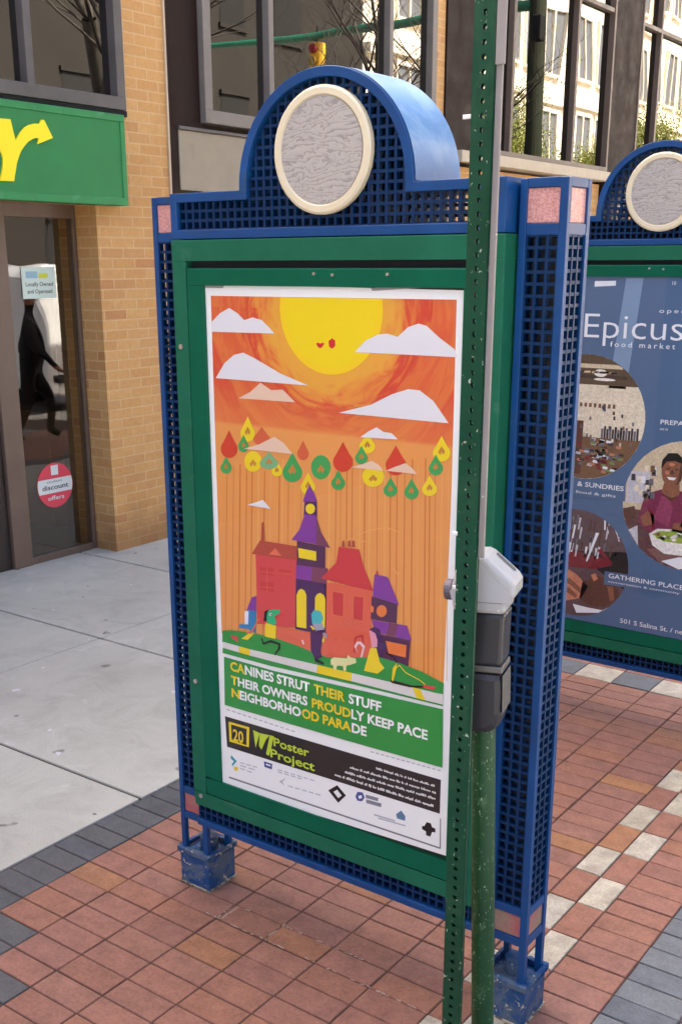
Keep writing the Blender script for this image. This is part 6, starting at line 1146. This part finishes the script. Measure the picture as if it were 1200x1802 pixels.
poly(4, 'shirt2', [(-.53, 1.0), (-.505, 1.10), (-.47, 1.12), (-.45, 1.05), (-.46, .97)]); poly(5, 'skin', [(-.505, 1.12), (-.495, 1.17), (-.43, 1.17), (-.425, 1.12), (-.46, 1.09)])
poly(6, 'skin', disc_pts(-.465, 1.215, .047, .066)); poly(7, 'hair', [(-.515, 1.22), (-.513, 1.26), (-.49, 1.292), (-.45, 1.296), (-.418, 1.27), (-.414, 1.225), (-.425, 1.252), (-.46, 1.262), (-.495, 1.255)])
poly(7, 'skind', [(-.428, 1.26), (-.419, 1.22), (-.424, 1.18), (-.447, 1.152), (-.436, 1.19), (-.434, 1.23)]); poly(7, 'skin2', disc_pts(-.487, 1.208, .010, .008, n=12)); poly(7, 'skin2', disc_pts(-.470, 1.245, .014, .007, n=12))
poly(6, 'skind', [(-.505, 1.115), (-.46, 1.085), (-.425, 1.115), (-.46, 1.10)]); poly(5, 'shirt2', [(-.42, 1.09), (-.40, 1.05), (-.41, .98), (-.395, .98), (-.383, 1.06)]); poly(5, 'wine', [(-.56, 1.05), (-.54, 1.0), (-.53, .95), (-.522, .96), (-.53, 1.02)])
poly(7, 'skind', disc_pts(-.484, 1.226, .009, .004, n=10)); poly(7, 'skind', disc_pts(-.447, 1.226, .009, .004, n=10)); poly(7, 'skind', [(-.47, 1.222), (-.462, 1.222), (-.456, 1.203), (-.476, 1.203)]); poly(7, 'white', [(-.487, 1.19), (-.445, 1.19), (-.455, 1.178), (-.476, 1.178)])
poly(5, 'skin', [(-.59, 1.0), (-.56, 1.03), (-.52, 1.01), (-.53, .975), (-.57, .96)]); poly(5, 'skin', [(-.44, .99), (-.40, 1.0), (-.385, .96), (-.41, .92), (-.45, .94)]); poly(5, 'skind', [(-.665, 1.03), (-.62, 1.045), (-.61, 1.0), (-.64, .97), (-.664, .99)])
poly(3, 'glassy', clipc([(-.65, .93), (-.60, .96), (-.59, .87), (-.61, .85)], cx, cz, r))
poly(4, 'wood2', clipc([(-.55, .86), (-.2, .93), (-.2, .80), (-.48, .80)], cx, cz, r))
poly(5, 'bowl', [(-.545, .93), (-.51, .957), (-.43, .965), (-.35, .955), (-.325, .93), (-.34, .885), (-.39, .852), (-.47, .85), (-.525, .88)]); poly(6, 'salad', [(-.53, .93), (-.50, .948), (-.43, .955), (-.36, .946), (-.34, .928), (-.40, .905), (-.48, .905)])
for k in range(16):
    px, pz = random.uniform(-.51, -.37), random.uniform(.912, .945); poly(7, random.choice(['green', 'salad', 'bowl', 'salad', 'shelf']), [(px-.012, pz), (px+.004, pz-.007), (px+.014, pz+.004), (px, pz+.009)])
poly(5, 'white', clipc([(-.48, .815), (-.40, .845), (-.2, .84), (-.2, .79), (-.40, .785)], cx, cz, r))
cx, cz, r = -.8785, .743, .2535                                            # the wine picture
poly(1, 'dusk', disc_pts(cx, cz, r)); poly(2, 'hair', [p for p in disc_pts(cx, cz, r*.997, a0=-20, a1=20)]+[(-.9, .80)])
for k in range(46):
    px = random.uniform(-.95, -.68); pz = random.uniform(.80, .95); poly(2+k % 3, random.choice(['glassy', 'bottle2', 'dusk', 'white', 'skind']), clipc([(px, pz-.03), (px+.007, pz-.03), (px+.015, pz+.025), (px+.005, pz+.028)], cx, cz, r))
poly(3, 'wine', clipc([(-.98, .77), (-.88, .80), (-.76, .79), (-.70, .76), (-.78, .73), (-.9, .72)], cx, cz, r)); poly(5, 'red_' if False else 'wine', clipc([(-.78, .82), (-.76, .83), (-.70, .77), (-.72, .765)], cx, cz, r)); poly(6, 'white', clipc([(-.83, .76), (-.822, .76), (-.775, .90), (-.79, .90)], cx, cz, r))
poly(4, 'skin2', clipc([(-1.0, .69), (-.93, .715), (-.87, .69), (-.81, .64), (-.84, .58), (-.93, .55), (-1.0, .58)], cx, cz, r)); poly(5, 'skin', clipc([(-.95, .655), (-.90, .665), (-.84, .625), (-.85, .605), (-.9, .635)], cx, cz, r)); poly(5, 'skin', clipc([(-.95, .615), (-.9, .62), (-.86, .59), (-.87, .575), (-.91, .595)], cx, cz, r))
poly(4, 'skind', clipc([(-.84, .66), (-.76, .70), (-.68, .68), (-.66, .62), (-.72, .56), (-.80, .55), (-.85, .58)], cx, cz, r)); poly(5, 'skin2', clipc([(-.80, .70), (-.78, .71), (-.765, .685), (-.785, .67)], cx, cz, r)); poly(5, 'skin', clipc([(-.72, .66), (-.69, .66), (-.68, .60), (-.70, .59)], cx, cz, r))
poly(3, 'white', clipc([(-.88, .545), (-.80, .54), (-.72, .53), (-.68, .54), (-.74, .50), (-.86, .505)], cx, cz, r))
poly(7, 'blue', [(-.735, .665), (-.30, .675), (-.30, .735), (-.735, .728)]); poly(7, 'blue', [(-.94, 1.052), (-.665, 1.06), (-.668, 1.13), (-.94, 1.125)])
y2 = 2.24-.0415
poster2 = art('paper_poster', S2, y2, P2)
tag(poster2, 'blue paper food market poster with three round photographs, in the farther kiosk', 'poster')
TY = y2-.0022; Wm = P2['white']
def t2(s, h, x, z, width=None, bold=0, sp=1.0): return text(s, h, x, TY, z, Wm, parent=poster2, width=width, bold=bold, spacing=sp)
t2('Epicus', .103, -.908, 1.762, .437, -.008); t2('open', .017, -.58, 1.873, .11, sp=1.4); t2('food market', .022, -.785, 1.727, .285, .006, sp=1.5)
t2('10', .014, -.535, 1.985); t2('& SUNDRIES', .021, -.895, 1.105, .22, .012); t2('food & gifts', .012, -.90, 1.072, .19)
t2('GATHERING PLACE', .021, -.715, .700, .345, .008); t2('conversation & community', .010, -.715, .678, .33)
t2('501 S Salina St. / ne', .021, -.645, .498, .29, .006); t2('PREPA', .019, -.535, 1.413, .10, .01); t2('eat in', .011, -.535, 1.388)

# ------------------------------------------------------------------ sign post and parking meter
M_post = worn('chipped_green_paint', rgb(8, 70, 48, .8), rgb(172, 178, 158), 78, .66, .42, .25, streak=.6, spec=.3, dirt=rgb(30, 74, 50), damt=.5)
M_pole = worn('scuffed_green_paint', rgb(24, 76, 40, .8), rgb(150, 168, 138), 150, .635, .42, .35, streak=.5, dirt=rgb(92, 126, 92), damt=.56, dscale=13, spec=.4)
M_galv_lit = worn('weathered_steel_and_sunlit_edge', rgb(150, 144, 140, .8), rgb(206, 200, 192), 60, .7, .45, .12)
px0, px1, pyf = -.0125, .0355, -.430
sp = thing('sign_post', 'chipped dark green sign post punched with holes, beside the parking meter', 'post', ((px0+px1)/2, pyf+.015, 0))
pit = .0254; hr = .0054; N = 16; DP = .014
def punched(mapper, half, name):
    """a flat wall of the square tube with a round hole punched every inch"""
    b = MB(); z = .02
    while z < 3.05:
        zc = z+pit/2; sq = []
        for k in range(N):
            a = 2*math.pi*k/N; c_, s_ = math.cos(a), math.sin(a); kk = 1/max(abs(c_)/.5, abs(s_)/.5)
            sq.append((c_*kk*half*2, zc+s_*kk*pit))
        for k in range(N):
            j = (k+1) % N; a, c_ = 2*math.pi*k/N, 2*math.pi*j/N
            h0, h1 = (hr*math.cos(a), zc+hr*math.sin(a)), (hr*math.cos(c_), zc+hr*math.sin(c_))
            for dd in (0, .0025):
                q = [mapper(u_, dd, z_) for u_, z_ in (h0, sq[k], sq[j], h1)]; b.face(q[::-1] if dd == 0 else q)
            b.face([mapper(h0[0], 0, h0[1]), mapper(h1[0], 0, h1[1]), mapper(h1[0], .0025, h1[1]), mapper(h0[0], .0025, h0[1])])
        z += pit
    return b.build(name, M_post, sp)
cxm = (px0+px1)/2; cym = pyf+DP/2
punched(lambda u_, d_, z_: (cxm+u_, pyf+d_, z_), .0235, 'punched_face'); punched(lambda u_, d_, z_: (cxm+u_, pyf+DP-d_, z_), .0235, 'punched_face')
for xa, xb_ in ((px0+.0005, px0+.003), (px1-.003, px1-.0005)):
    b = MB(); b.box(xa, xb_, pyf+.0026, pyf+DP-.0026, 0, 3.06); b.build('flange', M_post, sp)
b = MB(); b.box(px1+.0002, px1+.0135, pyf+.006, pyf+.012, 1.475, 3.07); b.build('sunlit_edge', M_galv_lit, sp, bevel=.0008)  # pale grey strip added in place of the post's sunlit edge
b = MB(); b.box(px1+.0003, px1+.020, pyf+.0005, pyf+.0055, 2.43, 3.07); b.build('sign_bracket', M_galv_lit, sp, bevel=.001)
for zz, ln in ((2.345, .02), (1.52, .016), (1.40, .01)):
    b = MB(); b.box(px0-ln, px0-.0002, pyf+.004, pyf+.009, zz-.004, zz+.004); b.build('tie_end', mat('white_plastic', rgb(222, 222, 222), .5), sp, bevel=.001)

MX, MY = .040, -.320
M_dome = worn('pale_grey_casting', rgb(176, 176, 175, .9), rgb(150, 148, 146), 60, .74, .42, .06, coat=.15)
M_mdark = worn('charcoal_casting', rgb(52, 52, 55, .8), rgb(120, 118, 116), 70, .73, .34, .2, spec=.4)
M_rim = mat('brushed_rim', rgb(120, 118, 112, .8), .4, .5)
pm = thing('parking_meter', 'single-head parking meter with pale grey dome and charcoal body on a scuffed green pole', 'parking meter', (MX, MY, 0))
b = MB(); b.tube([(MX, MY, .0), (MX, MY, 1.06)], .028, 28); b.build('pole', M_pole, pm, smooth=False).data.polygons.foreach_set('use_smooth', [True]*(28)+[False]*2)
b = MB(); b.tube([(MX, MY, .0), (MX, MY, .015)], .07, 24); b.build('pole_flange', M_pole, pm, bevel=.003)
W2 = .044
sx_ = lambda P_: [(MX+.008+(x_-MX)*.87, z_-.010 if z_ < 1.346 else 1.334+(z_-1.346)*.9) for x_, z_ in P_]
body = [(-.030, 1.345), (.094, 1.345), (.087, 1.222), (-.024, 1.222)]
b = MB(); b.prism(sx_(body), MY-W2, MY+W2); hb_ = b.build('meter_body', M_mdark, pm, bevel=.008)
low_ = [(-.022, 1.205), (.088, 1.205), (.090, 1.16), (.088, 1.105), (.078, 1.075), (.055, 1.058), (.01, 1.055), (-.012, 1.068), (-.022, 1.10)]
b = MB(); b.prism(sx_(low_), MY-W2-.002, MY+W2+.002); b.build('coin_vault', M_mdark, pm, bevel=.016)
b = MB(); b.box(MX-.0503, MX+.0515, MY-W2+.002, MY+W2-.002, 1.1955, 1.2115); b.build('vault_collar', M_rim, pm, bevel=.003)
b = MB(); b.box(MX+.0507, MX+.0535, MY-W2+.006, MY+W2-.006, 1.10, 1.19); b.build('vault_door', M_rim, pm, bevel=.001)
dome = [(-.040, 1.346), (.0965, 1.346), (.100, 1.366), (.121, 1.396), (.122, 1.422), (.113, 1.436), (.050, 1.489), (.036, 1.495), (.020, 1.494), (-.005, 1.482), (-.034, 1.45), (-.044, 1.41)]
b = MB(); b.prism(sx_(dome), MY-W2-.004, MY+W2+.004); dm = b.build('meter_dome', M_dome, pm, bevel=.013); dm.modifiers['bevel'].segments = 4
side = [(-.04, 1.378), (.104, 1.378), (.112, 1.396), (.108, 1.408), (.040, 1.466), (.028, 1.470), (.012, 1.468), (-.028, 1.43), (-.045, 1.40)]
b = MB(); b.prism(sx_(side), MY-W2-.0062, MY-W2-.0035); b.build('side_panel', worn('satin_grey_panel', rgb(176, 175, 176, .9), rgb(150, 148, 146), 60, .76, .5, .05), dm)
b = MB(); b.box(MX-.03, MX+.052, MY-W2-.0066, MY-W2-.0050, 1.3615, 1.3632); b.build('seam', mat('seam_shadow', rgb(120, 118, 116), .8), dm)
for xx, zz in ((MX+.044, 1.3455), (MX-.006, 1.3455)):
    b = MB(); b.tube([(xx, MY-W2-.0055, zz), (xx, MY-W2-.003, zz)], .003, 10); b.build('screw', M_screw, dm)
nrm = Vector((.0477, 0, .0548)).normalized(); tan = Vector((.0548, 0, -.0477)).normalized(); p0 = Vector((MX+.0437, MY, 1.4385))
b = MB(); q = [p0+tan*a+Vector((0, c_, 0))+nrm*.0015 for a, c_ in ((-.028, .012), (-.028, .030), (.028, .030), (.028, .012))]; b.face(q); b.build('display_window', mat('smoked_display', (.13, .125, .12, 1), .15), dm)
kn = MB(); kn.tube([(MX-.072, MY+.01, 1.370), (MX-.092, MY+.01, 1.370)], .024, 20); kn.build('rear_knob', mat('plum_grey_plastic', rgb(104, 94, 104, .8), .5), pm, bevel=.004)
pm.rotation_euler = (0, R(-2.0), R(15)); pm.location.x += .012

# ------------------------------------------------------------------ across the street and down the pavement (seen as reflections in the glass)
M_cw = mat('cream_stone', (.7, .66, .58, 1), .8); t = NT(M_cw); v = t.coord(); t.l(t.ramp(t.noise(.8, 5, .7, v), [(.3, rgb(234, 222, 200, 1)), (.7, rgb(244, 236, 220, 1))]), t.b.inputs['Base Color'])
M_cd = mat('shadow_pane', rgb(120, 124, 130, .8), .5, spec=.2)
M_cdd = mat('dark_pane', rgb(60, 60, 60, .5), .6, spec=.1)
cb = thing('stone_building', 'tall cream stone block with many windows across the street, reflected in the windows', 'building', (20, 75, 0))
OX = 20.0
b = MB(); b.box(OX, OX+14, 42, 120, 0, 26); b.build('wall', M_cw, cb)
for z0, z1, d in ((11.1, 11.5, .35), (6.9, 7.2, .25), (17.2, 17.5, .3), (23, 23.4, .3)):
    b = MB(); b.box(OX-d, OX-.003, 42, 120, z0, z1); b.build('cornice', M_cw, cb)
for zc, hh in ((4.4, 3.2), (9.2, 3.0), (14.4, 3.4), (20.2, 3.6)):
    y = 44.2
    while y < 100:
        f_ = MB(); a = 1.0
        for m0, m1 in ((-a-.16, -a), (-.06, .06), (a, a+.16)): f_.box(OX-.16, OX-.002, y+m0, y+m1, zc-hh/2, zc+hh/2)
        f_.box(OX-.18, OX-.002, y-a-.16, y+a+.16, zc+hh/2, zc+hh/2+.2); f_.box(OX-.25, OX-.002, y-a-.2, y+a+.2, zc-hh/2-.15, zc-hh/2)
        wn = f_.build('window', M_cw, cb)
        p_ = MB(); p_.face([(OX-.03, y-a, zc-hh/2), (OX-.03, y-a, zc+hh/2), (OX-.03, y+a, zc+hh/2), (OX-.03, y+a, zc-hh/2)]); p_.build('pane', M_cd, wn)
        y += 3.1
M_db = mat('brown_brick', (.1, .085, .07, 1), .85); t = NT(M_db); v = t.coord(); t.l(t.ramp(t.noise(.6, 5, .7, v), [(.3, rgb(84, 76, 64, .12)), (.7, rgb(100, 90, 76, .12))]), t.b.inputs['Base Color'])
db = thing('brown_building', 'grey-brown brick block across the street beside the cream one, reflected in the windows', 'building', (20, 10, 0))
b = MB(); b.box(OX, OX+14, 31, 41.9, 0, 15); b.build('wall', M_db, db)
b = MB(); b.box(OX, OX+14, -30, 26.5, 0, 11); b.build('wall', M_db, db)
for zc in (2.2, 7.0, 12.0):
    for k in range(11):
        y = -4+k*4.1
        if zc > 10 and y < 30 or 25 < y < 32.5: continue
        f_ = MB(); f_.box(OX-.12, OX-.002, y-.9, y+.9, zc-1.35, zc-1.2); f_.box(OX-.12, OX-.002, y-.9, y+.9, zc+1.2, zc+1.35); wn = f_.build('window', M_db, db)
        p_ = MB(); p_.face([(OX-.02, y-.8, zc-1.2), (OX-.02, y-.8, zc+1.2), (OX-.02, y+.8, zc+1.2), (OX-.02, y+.8, zc-1.2)]); p_.build('pane', M_cdd, wn)
M_bark = mat('grey_bark', (.06, .05, .042, 1), .9); t = NT(M_bark); v = t.coord(); t.l(t.ramp(t.noise(20, 5, .7, v), [(.3, (.035, .03, .026, 1)), (.7, (.09, .078, .066, 1))]), t.b.inputs['Base Color'])
M_leaf = mat('spring_leaf', rgb(150, 160, 60, .7), .6)
def tree(loc, h, seed, leafy, label):
    rnd = random.Random(seed); T_ = MB(); L_ = MB()
    def limb(p, d, ln, r, lvl):
        pts, rad, q, dd = [p], [r], p, d.copy(); n_ = 5
        for k in range(n_):
            dd = (dd+Vector((rnd.uniform(-.22, .22), rnd.uniform(-.22, .22), rnd.uniform(-.1, .16)))).normalized(); q = q+dd*ln/n_; pts.append(q); rad.append(r*(1-.55*(k+1)/n_))
            if lvl < 4 and k >= (2 if lvl == 0 else 1):
                for _ in range(2 if lvl < 2 else 1):
                    a = rnd.uniform(0, 6.28); s_ = Vector((math.cos(a), math.sin(a), rnd.uniform(.1, .7))).normalized()
                    limb(q, (dd*.55+s_*.85).normalized(), ln*rnd.uniform(.5, .72), rad[-1]*.62, lvl+1)
            if leafy and lvl >= 3:
                for _ in range(leafy):
                    c_ = q+Vector((rnd.gauss(0, .16), rnd.gauss(0, .16), rnd.gauss(0, .14))); u_ = Vector((rnd.gauss(0, 1), rnd.gauss(0, 1), rnd.gauss(0, 1))).normalized(); w_ = u_.cross(Vector((rnd.gauss(0, 1), rnd.gauss(0, 1), 1))).normalized(); s_ = rnd.uniform(.03, .07)
                    L_.face([c_-u_*s_, c_+w_*s_*.6, c_+u_*s_, c_-w_*s_*.6])
        T_.tube(pts, rad, 8 if lvl < 2 else 5 if lvl < 3 else 4, caps=False)
    limb(Vector(loc), Vector((rnd.uniform(-.06, .06), rnd.uniform(-.06, .06), 1)), h*.55, h*.02, 0)
    o_ = thing('street_tree', label, 'tree', loc, 'street trees'); T_.build('trunk', M_bark, o_, smooth=True)
    if leafy: L_.build('crown', M_leaf, o_)
    return o_
tree((2.2, 9.3, 0), 10, 3, 0, 'bare street tree at the kerb beside the white van, seen reflected in the glass')
tree((2.6, 14.6, 0), 8.5, 8, 0, 'second bare street tree, farther along the kerb, seen reflected in the glass')
tree((13, 45, 0), 9.5, 5, 7, 'leafing yellow-green tree across the street in front of the cream block, nearer of the two')
tree((13.4, 55, 0), 9, 12, 7, 'leafing yellow-green tree across the street in front of the cream block, farther of the two')
M_mast = worn('green_mast_paint', rgb(38, 110, 84, .9), rgb(130, 150, 130), 30, .8, .4)
ts = thing('traffic_signal', 'traffic signal mast with long green arm and yellow signal head, reflected in the windows', 'traffic signal', (.62, 21.1, 0))
b = MB(); b.tube([(.62, 21.1, 0), (.62, 21.1, 4), (.62, 21.1, 8.6)], [.26, .23, .2], 18); b.build('mast', mat('weathered_mast', rgb(66, 72, 58, .6), .7, spec=.1), ts)
b = MB(); b.tube([(.7, 21.1, 7.3), (3, 20.42, 7.25), (6, 20.2, 7.12), (9.5, 19.3, 7.1)], [.11, .1, .085, .06], 14); b.build('arm', M_mast, ts)
b = MB(); b.box(.25, .48, 20.55, 20.8, 6.5, 7.0); b.build('pole_signal', mat('dull_black', (.02, .02, .02, 1), .8, spec=.1), ts, bevel=.03)
M_sy = mat('signal_yellow', rgb(250, 190, 30, .95), .4)
sh = MB(); sh.box(5.84, 6.14, 20.15, 20.42, 6.2, 7.0); sh = sh.build('signal_head', M_sy, ts, bevel=.03)
for zz, cc in ((6.86, (.25, .02, .02, 1)), (6.6, (.3, .18, .02, 1)), (6.34, (.02, .2, .08, 1))):
    b = MB(); b.tube([(5.99, 20.14, zz), (5.99, 20.05, zz)], .1, 16); b.build('signal_lens', mat('signal_lens', cc, .2), sh)
b = MB(); b.tube([(5.99, 20.27, 7.0), (5.99, 20.27, 7.35)], .03, 8); b.build('hanger', M_black, ts)
# white van at the kerb
M_vw = mat('white_van_paint', (.8, .8, .8, 1), .3, coat=.4); M_vg = mat('van_glass', (.02, .025, .03, 1), .06); M_tyre = mat('tyre_rubber', (.02, .02, .02, 1), .8)
van = thing('parked_van', 'white delivery van parked at the kerb down the street, seen reflected in the door glass', 'van', (2.55, 10.6, -.14))
prof = [(8.3, .22), (13.4, .22), (13.5, .6), (13.45, .95), (12.75, 1.18), (12.0, 1.95), (11.6, 2.02), (8.4, 2.02), (8.28, 1.9)]
b = MB(); b.prism(prof, 1.62, 3.5, axis='x'); bo = b.build('body', M_vw, van, bevel=.06)
b = MB(); b.prism([(11.3, 1.2), (12.45, 1.2), (11.95, 1.82), (11.3, 1.82)], 1.612, 1.618, axis='x'); b.build('side_window', M_vg, bo)
b = MB(); b.box(1.61, 1.618, 8.4, 13.3, .42, .50); b.build('rub_strip', M_tyre, bo)
for yy in (9.3, 12.5):
    for xx in (1.64, 3.28):
        b = MB(); b.tube([(xx, yy, .20), (xx+.2, yy, .20)], .34, 24); wh = b.build('wheel', M_tyre, van); b = MB(); b.tube([(xx-.006, yy, .20), (xx+.206, yy, .20)], .2, 20); b.build('rim', M_rim, wh)
# the pedestrian
def person(loc, yaw):
    M_skin = mat('skin', rgb(196, 140, 112, .8), .5); M_cl = mat('dark_clothes', (.012, .011, .012, 1), .9); M_hair = mat('dark_hair', (.02, .015, .012, 1), .6)
    o_ = thing('person', 'person in dark clothes walking on the pavement, seen reflected in the shop door', 'person', loc)
    def skin(name, J, E, m_, root=0):
        me = bpy.data.meshes.new(name); me.from_pydata([j[:3] for j in J], E, []); ob = bpy.data.objects.new(name, me); COL.objects.link(ob); ob.parent = o_; WORLD[ob] = Vector(loc)
        s_ = ob.modifiers.new('skin', 'SKIN'); s_.use_smooth_shade = True
        for v_, j in zip(me.skin_vertices[0].data, J): v_.radius = (j[3], j[4] if len(j) > 4 else j[3]); v_.use_root = False
        me.skin_vertices[0].data[root].use_root = True
        ob.modifiers.new('sub', 'SUBSURF').levels = 2; ob.modifiers['sub'].render_levels = 2; me.materials.append(m_); return ob
    # faces +y before turning; left foot forward
    J = [(0, 0, .93, .16, .13), (0, .01, 1.12, .15, .125), (0, .0, 1.32, .18, .13), (0, .0, 1.44, .08, .07), (0, .02, 1.52, .055), (0, .03, 1.60, .075, .09), (0, .035, 1.69, .08, .095), (0, .03, 1.75, .05),
         (.09, .02, .84, .105), (.10, .16, .50, .078), (.10, .12, .11, .055), (.10, .26, .045, .035),
         (-.09, -.02, .84, .105), (-.10, -.06, .48, .078), (-.10, -.24, .11, .055), (-.10, -.14, .035, .036),
         (.19, 0, 1.38, .058), (.25, -.10, 1.12, .045), (.24, .04, .90, .034), (.235, .08, .83, .028),
         (-.19, 0, 1.38, .058), (-.25, .06, 1.12, .045), (-.24, .22, .94, .034), (-.235, .28, .88, .028)]
    E = [(0, 1), (1, 2), (2, 3), (3, 4), (4, 5), (5, 6), (6, 7), (0, 8), (8, 9), (9, 10), (10, 11), (0, 12), (12, 13), (13, 14), (14, 15), (2, 16), (16, 17), (17, 18), (18, 19), (2, 20), (20, 21), (21, 22), (22, 23)]
    for side, base, d in ((1, (.235, .08, .83), Vector((0, .25, -.97))), (-1, (-.235, .28, .88), Vector((0, .75, -.66)))):
        for k in range(4):
            s0 = Vector(base)+Vector((side*0, 0, 0))+Vector((0, .02-.013*k, 0)); i = len(J); l_ = (.075, .085, .08, .065)[k]
            p1, p2 = s0+d*l_*.55, s0+d*l_+Vector((-side*.012, 0, 0)); J += [(*p1, .009), (*p2, .007)]; E += [(19 if side > 0 else 23, i), (i, i+1)]
        i = len(J); p1 = Vector(base)+Vector((0, .03, .0)); p2 = p1+Vector((-side*.01, .02, -.035)); J += [(*p1, .011), (*p2, .008)]; E += [(19 if side > 0 else 23, i), (i, i+1)]
    bd = skin('body', J, E, M_cl)
    bd.data.materials.clear(); ms = mat('body_and_clothes', (.02, .02, .02, 1), .8); t_ = NT(ms); v_ = t_.coord(); s_ = t_.n('SeparateXYZ'); t_.l(v_, s_.inputs[0])
    hd = t_.math('GREATER_THAN', s_.outputs[2], 1.58); hn = t_.math('MULTIPLY', t_.math('LESS_THAN', s_.outputs[2], .895), t_.math('GREATER_THAN', t_.math('ABSOLUTE', s_.outputs[0]), .19))
    t_.l(t_.mix(t_.math('MAXIMUM', hd, hn), (.012, .011, .013, 1), rgb(196, 140, 112, .8)), t_.b.inputs['Base Color']); bd.data.materials.append(ms)
    skin('hair', [(0, -.005, 1.66, .083, .09), (0, -.0, 1.70, .082, .09), (0, .005, 1.735, .06, .07)], [(0, 1), (1, 2)], M_hair)
    b = MB();
    for sx_ in (-.03, .03): b.tube([(loc[0]+sx_, loc[1]+.123, loc[2]+1.685), (loc[0]+sx_, loc[1]+.13, loc[2]+1.685)], .009, 8)
    b.build('eyes', M_black, o_)
    skin('nose', [(0, .118, 1.668, .012), (0, .142, 1.64, .014)], [(0, 1)], M_skin)
    o_.rotation_euler[2] = yaw; return o_
person((-.53, 6.3, 0), R(38))
